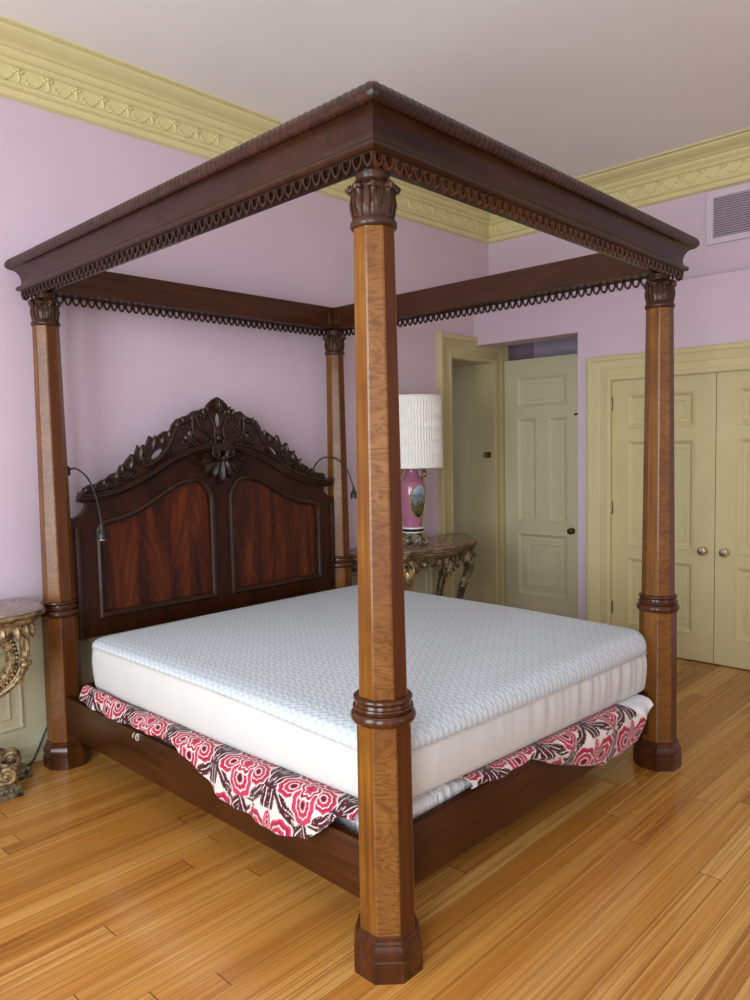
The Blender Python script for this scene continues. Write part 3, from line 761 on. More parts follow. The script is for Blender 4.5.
for s in (-1, 1):
    U = X * s
    # large flanking scrolls around the centre
    def sc(c, r, turns, a0, rt, sg, lead=None): g.spiral(P2(s * c[0], c[1], yf - .004), U, Z, F, r, turns, a0, rt, sg, 36, [P2(s * a, b, yf - .004) for a, b in (lead or [])])
    sc((.052, 1.712), .026, 1.5, PI * .5, .010, 1, cr([(.165, 1.862), (.135, 1.800), (.085, 1.768), (.060, 1.745)], 5))
    sc((.150, 1.868), .032, 1.4, -PI * .1, .010, 1, cr([(.120, 1.71), (.165, 1.745), (.188, 1.80), (.186, 1.845)], 5))
    sc((.088, 1.862), .026, 1.3, PI, .009, -1, cr([(.036, 1.74), (.030, 1.79), (.045, 1.83)], 5))
    sc((.245, 1.705), .026, 1.4, PI, .008, -1, cr([(.190, 1.78), (.200, 1.74)], 4))
    sc((.172, 1.700), .022, 1.3, 0, .008, 1, cr([(.255, 1.79), (.230, 1.755), (.205, 1.72)], 4))
    # long S stems sweeping down the slopes
    g.tube([P2(s * a, b, yf - .002) for a, b in cr([(.20, 1.848), (.27, 1.825), (.315, 1.765), (.35, 1.70), (.41, 1.625), (.47, 1.590), (.53, 1.575)], 6)], [.015] * 30 + [.012] * 7, 8, flat=(Y, .8))
    sc((.505, 1.622), .024, 1.4, -PI * .5, .008, 1, cr([(.56, 1.60), (.54, 1.59)], 3))
    sc((.655, 1.530), .024, 1.4, -PI * .4, .008, 1, cr([(.585, 1.545), (.62, 1.512)], 3))
    sc((.730, 1.487), .018, 1.3, -PI * .4, .007, 1)
    sc((.845, 1.462), .018, 1.4, PI * .2, .007, 1, cr([(.78, 1.455), (.815, 1.458), (.85, 1.47)], 3))
    # leaves along the crest line
    for (a, b, ang, l, w) in ((.30, 1.795, 70, .055, .035), (.35, 1.735, 85, .055, .035), (.40, 1.70, 75, .060, .036), (.455, 1.672, 80, .085, .042), (.49, 1.650, 120, .060, .036), (.535, 1.610, 85, .092, .042), (.575, 1.590, 110, .065, .036), (.60, 1.562, 75, .070, .036),
                              (.645, 1.535, 95, .062, .032), (.69, 1.510, 70, .05, .03), (.70, 1.497, 150, .055, .026), (.76, 1.475, 80, .042, .028), (.80, 1.458, 150, .06, .026), (.82, 1.458, 60, .04, .026), (.865, 1.440, 80, .04, .024),
                              (.25, 1.815, 100, .052, .034), (.20, 1.835, 80, .045, .03), (.15, 1.855, 110, .05, .03), (.11, 1.87, 90, .048, .028), (.07, 1.885, 110, .05, .028), (.26, 1.665, 30, .07, .03), (.33, 1.655, 140, .07, .028), (.56, 1.545, 160, .08, .028), (.48, 1.595, 20, .06, .026)):
        th = math.radians(ang); A_ = X * (s * math.cos(PI - th)) + Z * math.sin(th); S_ = X * (s * math.sin(th)) + Z * math.cos(th) * 1
        S_ = A_.cross(F).normalized()
        g.leaf(P2(s * a, b, yf + .002), A_, S_, F, l, w, .012, .010, .006, 8, 7, 2, .7)
    for (a, b, r) in ((.27, 1.74, .010), (.36, 1.655, .010), (.44, 1.61, .009), (.60, 1.535, .010), (.69, 1.478, .009), (.775, 1.455, .009), (.025, 1.725, .010), (.115, 1.745, .010)):
        g.blob(P2(s * a, b, yf - .004), (r, r * .8, r), 2)
# finial shell
for k in range(-3, 4):
    th = PI / 2 + k * .36; A_ = X * math.cos(th) + Z * math.sin(th)
    g.leaf(P2(0, 1.895, yf - .002), A_, A_.cross(F).normalized(), F, .088 - .008 * abs(k), .030, .014, .012, .006, 8, 7, 1, .7)
g.blob(P2(0, 1.925, yf - .008), (.020, .014, .022), 2); g.blob(P2(0, 1.965, yf - .006), (.022, .014, .018), 2)
g.blob(P2(0, 1.775, yf), (.038, .016, .034), 2); g.blob(P2(0, 1.735, yf - .003), (.026, .02, .026), 2)
obj('crest_carving', g, CARVE, crest, 60)
# carved drop below the moulding
g = G(); yd = -.084
for (ang, l, w, oz, dx) in ((-90, .165, .070, 1.615, 0), (-68, .13, .065, 1.61, .02), (-112, .13, .065, 1.61, -.02), (-42, .135, .065, 1.61, .035), (-138, .135, .065, 1.61, -.035), (-16, .135, .06, 1.612, .045), (-164, .135, .06, 1.612, -.045), (8, .11, .05, 1.615, .05), (172, .11, .05, 1.615, -.05)):
    th = math.radians(ang); A_ = X * math.cos(th) + Z * math.sin(th)
    g.leaf(V3((CX + dx, -.058, oz)), A_, A_.cross(F).normalized(), F, l, w, .022, .008, .03, 10, 9, 2, .9, 6)
for k in (-1, 1): g.leaf(V3((CX + k * .02, -.072, 1.60)), (Z + X * k * .25).normalized(), X, F, .085, .035, .010, .006, .02, 9, 7, 2, .8)
for s in (-1, 1):
    g.spiral(V3((CX + s * .055, yd + .005, 1.648)), X * s, Z, F, .026, 1.4, -PI / 2, .009, 1, 36, [V3((CX + s * .012, yd + .01, 1.60)), V3((CX + s * .03, yd + .006, 1.615))])
g.blob(V3((CX, -.082, 1.612)), (.018, .012, .018), 2)
obj('carved_drop', g, CARVE, hb, 60)
# slim side stiles against the posts
for s in (-1, 1):
    g = G(); g.box(CX + s * .925 - .012, CX + s * .925 + .012, -.050, -.030, .66, 1.27, .004); obj('edge_moulding', g, CARVE, hb, 40)

# ------------------------------------------------------------------ mattress
mx0, mx1, my0, my1 = .012, 2.020, -2.352, -.255
def rrect(ins, r, n=14, step=.045, x0=mx0, x1=mx1, y0=my0, y1=my1):
    """rounded rectangle perimeter, constant point count"""
    x0, x1, y0, y1 = x0 + ins, x1 - ins, y0 + ins, y1 - ins; r = max(r - ins, .012)
    pts = []
    for (cx, cy, a0, nx, ny) in ((x1 - r, y0 + r, -PI / 2, 1, 0), (x1 - r, y1 - r, 0, 0, 1), (x0 + r, y1 - r, PI / 2, -1, 0), (x0 + r, y0 + r, PI, 0, -1)):
        for k in range(n + 1): pts.append((cx + r * math.cos(a0 + PI / 2 * k / n), cy + r * math.sin(a0 + PI / 2 * k / n)))
    # subdivide long sides
    out = []; m = len(pts)
    for i in range(m):
        p, q = pts[i], pts[(i + 1) % m]; out.append(p)
        if (i % (n + 1)) == n:
            kk = 96 if abs(p[1] - y0) < .01 and abs(q[1] - y0) < .01 else 44
            for j in range(1, kk): out.append((p[0] + (q[0] - p[0]) * j / kk, p[1] + (q[1] - p[1]) * j / kk))
    return out
def sst(a, b, x): t = max(0, min(1, (x - a) / (b - a))); return t * t * (3 - 2 * t)
def zseam(x, y): f = sst(-1.3, -2.33, y) if False else sst(0, 1, (-1.3 - y) / 1.03); return .687 - .022 * f - .064 * f * min(1, max(0, x / W)) ** .7
def ztop(x, y): f = sst(0, 1, (-1.6 - y) / .73); return .716 - .012 * f * min(1, max(0, x / W)) + .012 * math.sin(PI * min(1, max(0, x / W))) * math.sin(PI * min(1, max(0, -y / L)))
def zbot(x, y):
    f = sst(0, 1, (-1.3 - y) / 1.03); q = min(1, max(0, x / W))
    return .466 - .01 * sst(0, 1, (y + .9) / .5) - .008 * f - .060 * f * q ** .7 + .030 * f * (1 - q)
def squash(p, R=.0955):
    """the foam gives way round the bed posts"""
    x, y, z = p
    for (px, py) in POSTS:
        d = math.hypot(x - px, y - py)
        if d < R: x, y = px + (x - px) * R / d, py + (y - py) * R / d
    return (x, y, z)
mat = thing('mattress', 'thick white knit-topped king mattress without sheets on the four-poster bed', 'mattress')
RC = .115
def ringset(rows):
    vs = []; fs = []; m = None
    for (ins, zf) in rows:
        P = rrect(ins, RC); m = len(P)
        for i, (x, y) in enumerate(P): vs.append((x, y, zf(x, y)))
    for i in range(len(rows) - 1):
        for k in range(m): fs.append([i * m + k, i * m + (k + 1) % m, (i + 1) * m + (k + 1) % m, (i + 1) * m + k])
    return vs, fs, m
mixz = lambda t: (lambda x, y: zseam(x, y) * (1 - t) + ztop(x, y) * t)
rows = [(.004, lambda x, y: zseam(x, y) - .006), (-.002, mixz(0)), (-.004, mixz(.25)), (.0, mixz(.5)), (.012, mixz(.75)), (.03, mixz(.92)), (.05, mixz(1)), (.075, lambda x, y: ztop(x, y) + .004)]
vs, fs, m = ringset(rows)
base = rrect(.075, RC); cxm, cym = (mx0 + mx1) / 2, (my0 + my1) / 2
nr = 26; last = len(rows) - 1; start = last * m
for r in range(1, nr + 1):
    k = 1 - r / (nr + .5)
    for (x, y) in base:
        xx, yy = cxm + (x - cxm) * k, cym + (y - cym) * k
        vs.append((xx, yy, ztop(xx, yy) + .004 + .006 * (1 - k)))
for r in range(nr):
    a = start + r * m
    for k in range(m): fs.append([a + k, a + (k + 1) % m, a + m + (k + 1) % m, a + m + k])
fs.append([start + nr * m + k for k in range(m)])
obj('knit_top', G().raw([squash(p) for p in vs], fs), KNIT, mat, 60)
def zl(t): return lambda x, y: zbot(x, y) * (1 - t) + zseam(x, y) * t
wr = random.Random(5)
rows = [(.10, lambda x, y: zbot(x, y) - .004), (.05, lambda x, y: zbot(x, y) - .003), (.020, zl(0)), (.006, zl(.06)), (.0, zl(.15)), (-.005, zl(.32)), (-.008, zl(.5)), (-.009, zl(.7)), (-.005, zl(.88)), (-.001, zl(.985))]
vs, fs, m = ringset(rows)
# hanging creases on the foot side, deepest just under the piping
vv = []
for i, (x, y, z) in enumerate(vs):
    r = i // m
    if y < my0 + .06 and 3 <= r <= 8:
        t = (r - 3) / 6
        a = .0075 * t * (.15 + .85 * sst(.4, 1.5, x))
        y -= a * (math.sin(x * 82 + 2 * math.sin(x * 17)) + .6 * math.sin(x * 47 + 1.3))
    vv.append((x, y, z))
fs.append([k for k in range(m)])
obj('border', G().raw([squash(p) for p in vv], fs), BORDER, mat, 60)
g = G(); g.tube([squash((x, y, zseam(x, y) - .003), .099) for x, y in rrect(-.004, RC)], .0038, 6, closed=True); obj('piping', g, PIPING, mat, 60)

# ------------------------------------------------------------------ foundation
bs = thing('box_spring', 'silvery white satin foundation showing between mattress and foot rail', 'box spring')
rows = [(.02, .249), (.006, .262), (.0, .30), (.0, .38), (.006, .425), (.03, .438), (.2, .439)]
vs = []; fs = []; m = 0
for ins, z in rows:
    P = rrect(ins, .09, x0=.045, x1=1.975, y0=-2.295, y1=-.26); m = len(P)
    for i, (x, y) in enumerate(P):
        d = .004 * math.sin(i * 1.9) if .26 < z < .42 else 0
        vs.append((x + (d if x < .1 or x > 1.9 else 0), y + (d if y < -2.2 else 0), z - (.052 * sst(0, 1, (-1.3 - y) / 1.03) * min(1, max(0, x / W)) ** .7 if z > .37 else 0)))
for i in range(len(rows) - 1):
    for k in range(m): fs.append([i * m + k, i * m + (k + 1) % m, (i + 1) * m + (k + 1) % m, (i + 1) * m + k])
fs.append(list(range(m))[::-1]); fs.append([(len(rows) - 1) * m + k for k in range(m)])
obj('cover', G().raw(vs, fs), SATIN, bs, 60)

# ------------------------------------------------------------------ damask bedspread tucked under the mattress
WHITE_, RED_, PINK_, MAR_ = np.array((.66, .60, .54)), np.array((.30, .008, .035)), np.array((.45, .030, .085)), np.array((.055, .004, .012))
def damask(u, v):
    """repeating flower and leaf figure; u, v in metres"""
    per = .36; c = np.tile(WHITE_, (len(u), 1)).astype(float)
    row = np.floor(v / .30); uu = u + row * per * .5
    k = np.floor(uu / per); lu = uu - (k + .5) * per; lv = v - (row + .5) * .30
    def put(mask, col): c[mask] = col
    def rot(x, y, cx, cy, a):
        x, y = x - cx, y - cy; return x * np.cos(a) + y * np.sin(a), -x * np.sin(a) + y * np.cos(a)
    # maroon leaf clusters at the cell borders and above
    for s in (-1, 1):
        for (cx, cy, a, l, w) in ((.165, .06, 1.9, .055, .022), (.148, .015, 1.2, .065, .024), (.172, -.045, 1.57, .065, .026), (.130, -.105, .7, .06, .026), (.100, .115, 2.4, .06, .024), (.165, .118, 1.57, .05, .022), (.05, .138, 2.9, .05, .018), (.165, -.125, 2.2, .05, .02)):
            x, y = rot(lu, lv, s * cx, cy, a if s > 0 else PI - a)
            e = (x / l) ** 2 + ((y + .25 * w * np.sin(x / l * 3)) / w) ** 2
            put(e < 1, MAR_); put((np.abs(y + .25 * w * np.sin(x / l * 3)) < .0022) & (np.abs(x) < l * .7), WHITE_)
            put((e > .62) & (e < .72) & (np.sin(np.arctan2(y, x) * 9) > .2), WHITE_)
    # the two big lower paisley petals, three upper petals, a centre
    for (cx, cy, a, l, w, n) in ((-.058, -.055, .9, .088, .058, 1), (.058, -.055, PI - .9, .088, .058, 1), (-.078, .038, -.35, .066, .042, 1), (.078, .038, PI + .35, .066, .042, 1), (0, .085, 1.57, .070, .058, 0), (0, -.10, 1.57, .045, .020, 0)):
        x, y = rot(lu, lv, cx, cy, a)
        ang = np.arctan2(y / w, x / l); e = np.sqrt((x / l) ** 2 + (y / w) ** 2) / (1 + .05 * np.sin(ang * 9))
        put(e < 1.10, WHITE_); put(e < 1.0, RED_ if n else PINK_)
        put((e < 1.0) & (e > .86), PINK_)
        put((e > .60) & (e < .68), WHITE_); put(e < .60, PINK_); put((e < .60) & (np.sin(ang * 10) > .35) & (e > .2), RED_)
        put((e > .26) & (e < .34), WHITE_); put(e < .18, MAR_)
    r = np.hypot(lu, lv - .022); a = np.arctan2(lv - .022, lu); R = .040 * (1 + .16 * np.cos(6 * a))
    put(r < R * 1.14, WHITE_); put(r < R, RED_); put((r < R * .72) & (r > R * .58), WHITE_); put(r < R * .58, PINK_); put(r < R * .25, RED_)
    return c
def sheet(name, parent, us, sect, uv, mat_, color=True, thk=.004):
    """sheet swept along us; sect(u) -> list of points"""
    nv = len(sect(us[0])); vs = []; 
    for u in us: vs += sect(u)
    n = len(us); fs = []
    for i in range(n - 1):
        for j in range(nv - 1): fs.append([i * nv + j, i * nv + j + 1, (i + 1) * nv + j + 1, (i + 1) * nv + j])
    o = obj(name, G().raw(vs, fs), mat_, parent, 80)
    if color:
        P = np.array(vs, float).reshape(n, nv, 3)
        d = np.zeros((n, nv)); d[:, 1:] = np.linalg.norm(np.diff(P, axis=1), axis=2).cumsum(1)
        U = np.repeat(np.array(us)[:, None], nv, 1)
        c = damask((U + uv[0]).ravel(), (d + uv[1]).ravel())
        ca = o.data.color_attributes.new('Col', 'FLOAT_COLOR', 'POINT')
        ca.data.foreach_set('color', np.concatenate([c, np.ones((len(c), 1))], 1).astype(np.float32).ravel())
    md = o.modifiers.new('thickness', 'SOLIDIFY'); md.thickness = thk; md.offset = 0
    return o
spread = thing('damask_bedspread', 'crimson and white damask bedspread bunched under the white mattress', 'bedspread')
HL = [(-2.30, .56), (-2.278, .528), (-2.249, .492), (-2.161, .408), (-2.065, .335), (-1.966, .309), (-1.86, .303), (-1.759, .306), (-1.557, .311), (-1.373, .369), (-1.272, .408), (-1.16, .422), (-1.041, .426), (-.822, .414), (-.56, .404), (-.40, .410), (-.345, .440), (-.318, .478), (-.300, .500)]
hy = [a for a, _ in HL]; hz = [b for _, b in HL]
def secL(y):
    h = float(np.interp(y, hy, hz)); zt = zbot(.03, y) + .004 if y > -2.2 else zbot(.03, y) + .004
    ztp = zt - .006
    rip = .006 * math.sin(y * 21) + .004 * math.sin(y * 47 + 1)
    up = .034 * sst(0, 1, (y + .85) / .4)
    big = .03 * math.exp(-((y + 1.9) / .45) ** 2)
    key = [(.13, y, ztp - .006), (.07, y, ztp - .004), (.025, y, ztp - .001), (-.014, y, ztp + .002 + up), (-.034 - big * .3 + rip * .4, y, ztp - .010 + up), (-.050 - big * .6 + rip, y, ztp - .035 if h < ztp - .06 else ztp - .02)]
    zl_ = key[-1][2]
    if h < zl_ - .01: key += [(-.052 - big * .8 + rip, y, (zl_ + h) / 2), (-.052 - big + rip * 1.2, y, h)]
    else: key += [(-.050 + rip, y, zl_ - .004), (-.049 + rip, y, zl_ - .008)]
    return cr(key, 15)
sheet('side_fold', spread, list(np.linspace(-2.262, -.305, 1100)), secL, (.05, .02), DAMASK)
HF = [(.44, .465), (.50, .455), (.595, .446), (.70, .432), (.814, .418), (.90, .385), (.972, .350), (1.10, .300), (1.238, .255), (1.394, .212), (1.50, .200), (1.56, .198), (1.64, .205), (1.696, .218), (1.75, .240), (1.785, .262), (1.83, .300), (1.866, .345), (1.880, .385), (1.87, .42)]
fx_ = [a for a, _ in HF]; fz_ = [b for _, b in HF]
def secF(x):
    h = float(np.interp(x, fx_, fz_)); zt = zbot(x, -2.3) + .0
    rip = .008 * math.sin(x * 17 + .5) + .005 * math.sin(x * 39)
    big = .03 * sst(.8, 1.35, x)
    key = [(x, -2.19, zt - .012), (x, -2.26, zt - .010), (x, -2.315, zt - .006), (x, -2.368 - big * .4, zt - .010), (x, -2.385 - big * .8 + rip, zt - .028)]
    zl_ = key[-1][2]
    if h < zl_ - .01: key += [(x, -2.390 - big + rip * 1.3, zl_ * .66 + h * .34), (x, -2.380 - big * .9 + rip, zl_ * .3 + h * .7), (x, -2.368 - big * .7 + rip, h)]
    else: key += [(x, -2.376 - big + rip, zl_ - .003), (x, -2.376 - big + rip, zl_ - .006), (x, -2.376 - big + rip, zl_ - .009)]
    return cr(key, 15)
us_ = list(np.linspace(.44, 1.878, 800))
fold = sheet('end_fold', spread, us_, secF, (.16, .05), DAMASK)
# the damask stops at a slanting seam, past it the white lining is turned outwards
lin = fold.copy(); lin.data = fold.data.copy(); lin.name = 'lining'; COL.objects.link(lin); lin.parent = spread
lin.data.materials.clear(); lin.data.materials.append(LINING); lin['label'] = 'white satin lining'
for o, keep in ((fold, False), (lin, True)):
    b = bmesh.new(); b.from_mesh(o.data)
    bad = [f for f in b.faces if ((f.calc_center_median().x > 1.585 + (.470 - f.calc_center_median().z) * 1.15) != keep)]
    bmesh.ops.delete(b, geom=bad, context='FACES'); b.to_mesh(o.data); b.free()

# ------------------------------------------------------------------ reading lights
def reading_light(label, base, tip, arc):
    t = thing('reading_light', label, 'reading light', base, 'pair of gooseneck reading lights')
    b, e = V3(base), V3(tip)
    loc = lambda p: V3(p) - b
    pts = cr(arc, 6)
    g = G(); g.tube([loc(p) for p in pts], .0048, 8); obj('gooseneck', g, BLACK, t)
    g = G(); g.lathe([(0, -.028), (.016, -.026), (.017, .0), (.016, .018), (.008, .024), (0, .026)], 16); obj('mount', g, BLACK, t)
    d = loc(e)
    g = G(); g.lathe([(.0045, .075), (.008, .068), (.010, .045), (.020, .032), (.0215, .026), (.0195, .022), (.0225, .016), (.0225, -.010), (.018, -.012)], 24, d); obj('lamp_head', g, BLACK, t, 30)
    g = G(); g.lathe([(0, -.007), (.017, -.0075), (.018, -.013), (.012, -.017), (0, -.018)], 20, d); obj('lens', g, LENS, t, 50)['label'] = 'silvery lens'
    return t
reading_light('black gooseneck reading light arching from the left rear post over the headboard', (.100, .055, 1.568), (.138, -.236, 1.222), [(.100, .055, 1.568), (.109, -.023, 1.580), (.121, -.110, 1.545), (.129, -.168, 1.488), (.133, -.200, 1.426), (.136, -.222, 1.364), (.138, -.236, 1.285)])
reading_light('black gooseneck reading light at the headboard end near the far rear post', (1.880, .080, 1.490), (1.939, -.275, 1.322), [(1.880, .080, 1.490), (1.885, .055, 1.540), (1.891, .018, 1.573), (1.900, -.035, 1.595), (1.914, -.122, 1.588), (1.925, -.189, 1.548), (1.933, -.235, 1.486), (1.939, -.275, 1.385)])

# ------------------------------------------------------------------ table lamp
LX, LY, TZ = 2.795, -.06, .888
lamp = thing('table_lamp', 'pink porcelain table lamp with a white pleated drum shade on the brown console', 'lamp', (LX, LY, TZ))
g = G(); g.lathe([(.0, 0), (.115, 0), (.118, .012), (.105, .022), (.095, .045), (.10, .065), (.088, .085), (.078, .098), (0, .10)], 64, mod=lambda a, z: 1 + (.05 * math.cos(10 * a) if .02 < z < .09 else 0))
for k in range(10):
    a = k * PI / 5; d = V3((math.cos(a), math.sin(a), 0)); tn = V3((-math.sin(a), math.cos(a), 0))
    g.leaf(d * .085 + Z * .088, (d * .5 - Z).normalized(), tn, (d + Z * .5).normalized(), .085, .045, .012, .012, .004, 8, 7, 2)
    g.blob(d * .112 + Z * .02, (.016, .016, .014), 2); g.blob(d * .098 + tn * .028 + Z * .06, .012, 2)
obj('carved_base', g, GILT_D, lamp, 50)
g = G(); g.lathe([(0, .098), (.082, .098), (.085, .104), (.085, .128), (.080, .134), (0, .134)], 40); obj('foot_ring', g, PORC_K, lamp, 30)['label'] = 'black glazed ring'
g = G(); g.lathe([(.075, .126), (.0875, .128), (.0885, .133), (.0875, .138), (.07, .140)], 40); g.lathe([(.07, .096), (.0865, .097), (.088, .101), (.0865, .105), (.07, .106)], 40); obj('porcelain_rim', g, PORC_W, lamp, 40)
vp = cr([(.070, .138), (.073, .15), (.082, .20), (.098, .29), (.108, .38), (.108, .43), (.098, .485), (.072, .525), (.052, .552), (.046, .58), (.050, .605), (.056, .615)], 5)
g = G(); g.lathe([(0, .137)] + vp + [(.04, .617), (0, .617)], 48); vase = obj('vase', g, PORC, lamp, 40)
# painted oval facing the bed
vr = lambda z: float(np.interp(z, [b for _, b in vp], [a for a, _ in vp]))
g = G(); vs = []; fs = []; nA, nR = 40, 9
for r in range(nR):
    for k in range(nA):
        t = 2 * PI * k / nA; rr_ = (r + .001) / (nR - 1); zz = .345 + .132 * rr_ * math.sin(t); ph = -PI / 2 - .30 + .70 * rr_ * math.cos(t)
        R_ = vr(zz) + .0035; vs.append((R_ * math.cos(ph), R_ * math.sin(ph), zz))
for r in range(nR - 1):
    for k in range(nA): fs.append([r * nA + k, r * nA + (k + 1) % nA, (r + 1) * nA + (k + 1) % nA, (r + 1) * nA + k])
rim = [vs[(nR - 1) * nA + k] for k in range(nA)]
obj('painted_oval', g.raw(vs, fs), SCENE_P, vase, 60)['label'] = 'painted landscape oval'
g = G(); g.tube(rim, .0055, 8, closed=True); obj('oval_frame', g, GOLD, vase, 60)['label'] = 'gilt oval frame'
for s in (-1, 1):
    g = G(); d = V3((s * .80, -.60 * s, 0))
    g.tube([d * r + Z * z for r, z in cr([(.078, .52), (.098, .545), (.104, .575), (.092, .602), (.07, .606), (.052, .598)], 5)], .010, 8)
    g.leaf(d * .086 + Z * .50, Z, V3((.6, .8, 0)), d, .10, .05, .014, .008, .006, 8, 7, 2); g.blob(d * .10 + Z * .555, (.022, .022, .026), 2); g.blob(d * .092 + Z * .585, (.020, .020, .018), 2)
    obj('handle', g, GOLD, lamp, 60)
g = G(); g.lathe([(.012, .61), (.012, .70), (.02, .70), (.02, .76), (.012, .76), (.012, 1.14), (.004, 1.15)], 16)
for a in (0, 2.1, 4.2): g.tube([(0, 0, 1.13), (.236 * math.cos(a), .236 * math.sin(a), 1.135)], .003, 6)
obj('harp_rod', g, BRASS, lamp, 40)
g = G(); vs = []; fs = []; na = 320; rows = 26
for side in (0, 1):
    for r in range(rows):
        t = r / (rows - 1); z = .608 + .548 * t; R_ = .244 - .006 * t - .004 * (1 - (2 * t - 1) ** 2)
        for k in range(na):
            a = 2 * PI * k / na; env = min(1, 8 * t, 8 * (1 - t))
            sm = math.sin(64 * a + 1.1 * math.sin(t * 34)) * .0055 * env
            rr_ = R_ + sm - (.004 if side else 0); vs.append((rr_ * math.cos(a), rr_ * math.sin(a), z))
for side in (0, 1):
    o_ = side * rows * na
    for r in range(rows - 1):
        for k in range(na): fs.append([o_ + r * na + k, o_ + r * na + (k + 1) % na, o_ + (r + 1) * na + (k + 1) % na, o_ + (r + 1) * na + k])
for r in (0, rows - 1):
    for k in range(na): fs.append([r * na + k, r * na + (k + 1) % na, rows * na + r * na + (k + 1) % na, rows * na + r * na + k])
shade = obj('lamp_shade', g.raw(vs, fs), SHADE, lamp, 60)
for z, R_ in ((.609, .2435), (1.155, .2375)):
    g = G(); g.tube([(R_ * math.cos(2 * PI * k / 64), R_ * math.sin(2 * PI * k / 64), z) for k in range(64)], .006, 8, closed=True); obj('shade_trim', g, SHADE, shade, 60)

# ------------------------------------------------------------------ brown console under the lamp
TX = 2.88
con = thing('console_table', 'brown marble-topped console with carved bronze legs beside the doorway', 'console table', (TX, 0, 0))
ctr = [(-.76, .140), (-.735, .04), (-.66, -.08), (-.55, -.155), (-.47, -.21), (-.455, -.285), (-.41, -.315), (-.33, -.310), (-.22, -.335), (-.10, -.385), (0, -.400)]
half = cr(ctr, 6); plan = half + [(-a, b) for a, b in half[::-1][1:]]
plan_full = plan + [(.76, .141), (-.76, .141)][0:0]
def slab(g, pl, z0, z1, prof):
    """closed slab with moulded front edge: prof = (inset, z)"""
    c = (0, -.05); n = len(pl); vs = []; fs = []
    P = [np.array(p) for p in pl]
    nor = []
    for i in range(n):
        d = P[min(i + 1, n - 1)] - P[max(i - 1, 0)]; l = np.hypot(*d); nor.append(np.array((-d[1], d[0])) / l)
    for ins, z in prof:
        for i in range(n):
            q = P[i] + nor[i] * ins; vs.append((q[0], min(q[1], .144), z))
    m = len(prof)
    for r in range(m - 1):
        for i in range(n): fs.append([r * n + i, r * n + (i + 1) % n, (r + 1) * n + (i + 1) % n, (r + 1) * n + i])
    fs.append(list(range(n))[::-1]); fs.append([(m - 1) * n + i for i in range(n)])
    g.raw(vs, fs)
g = G(); slab(g, plan, 0, 0, [(.03, .846), (.010, .849), (.004, .856), (.012, .862), (.004, .868), (.0, .876), (.004, .884), (.014, .887)])
obj('table_top', g, MARB_R, con, 30)['label'] = 'brown marble top'
g = G(); slab(g, plan, 0, 0, [(.05, .80), (.034, .805), (.030, .815), (.022, .825), (.020, .835), (.026, .846)])
slab(g, plan, 0, 0, [(.062, .735), (.055, .74), (.05, .80)])
# carving along the apron
N_ = len(plan)
for i in range(3, N_ - 3, 5):
    p = V3((*plan[i], 0)); d = V3((plan[i + 1][0] - plan[i - 1][0], plan[i + 1][1] - plan[i - 1][1], 0)).normalized(); nn = V3((d.y, -d.x, 0))
    q = p - nn * .05
    ln_ = .075 + .03 * math.sin(i * .6)
    g.leaf(q + Z * .795, (-Z + d * .3 * (1 if i % 2 else -1)).normalized(), d, nn, ln_, .055, .016, .012, .004, 8, 7, 2, .7)
    g.blob(q + nn * .012 + Z * .785, (.014, .014, .014), 2)
    g.spiral(q + nn * .008 + d * .03 + Z * .752, d, Z, nn, .020, 1.3, 0, .006, 1, 24)
for s in (-1, 1):
    for (xx, yy) in ((s * .12, -.345), (s * .30, -.275)):
        g.spiral(V3((xx, yy, .728)), X * s, Z, -Y, .030, 1.4, PI / 2, .009, 1, 30)
for k in range(-2, 3):
    th = -PI / 2 + k * .45; A_ = X * math.cos(th) + Z * math.sin(th)
    g.leaf(V3((0, -.355, .775)), A_, A_.cross(-Y).normalized(), -Y, .12 - .015 * abs(k), .05, .018, .01, .004, 8, 7, 2)
apr = obj('apron', g, BRONZE_G, con, 50)
def cab_leg(fx, fy, dx, dy, mat_, seg=1.0):
    d = V3((dx, dy, 0)).normalized(); b = V3((fx, fy, 0)); tn = V3((-d.y, d.x, 0))
    pts = cr([b + d * .00 + Z * .80, b + d * .035 + Z * .73, b + d * .045 + Z * .66, b + d * .02 + Z * .58, b - d * .015 + Z * .48, b - d * .04 + Z * .34, b - d * .045 + Z * .20, b - d * .02 + Z * .10, b + d * .02 + Z * .045, b + d * .055 + Z * .028], 6)
    rr_ = np.interp(np.linspace(0, 1, len(pts)), [0, .15, .3, .45, .6, .8, .9, 1], [.050, .046, .034, .030, .024, .020, .024, .028])
    g = G(); g.tube(pts, list(rr_), 12)
    g.leaf(b + d * .045 + Z * .80, (-Z + d * .12).normalized(), tn, d, .17, .085, .03, -.01, .01, 10, 9, 2, .6, 5)
    for s in (-1, 1):
        g.spiral(b + d * .05 + tn * s * .032 + Z * .73, d, Z, tn * s, .034, 1.5, PI / 2, .010, -1, 30)
        g.leaf(b - d * .0 + tn * s * .012 + Z * .60, (-Z - d * .1 + tn * s * .15).normalized(), tn, d, .12, .04, .016, .02, .01, 8, 7, 1)
    g.tube([b + d * .0 + Z * .55, b + d * .034 + Z * .535, b + d * .05 + Z * .555, b + d * .04 + Z * .575], [.016, .016, .012, .007], 8)
    g.lathe([(.02, .500), (.036, .508), (.036, .522), (.026, .532)], 18, b - d * .006)
    g.blob(b + d * .06 + Z * .026, (.034, .034, .026), 2)
    return obj('leg', g, mat_, con, 55)
cab_leg(.345, -.225, .6, -.8, BRONZE_G); lg = cab_leg(-.345, -.225, -.6, -.8, GOLD); lg['label'] = 'bright gilt leg'
cab_leg(.44, .075, .9, -.3, BRONZE_G); cab_leg(-.44, .075, -.9, -.3, BRONZE_G)

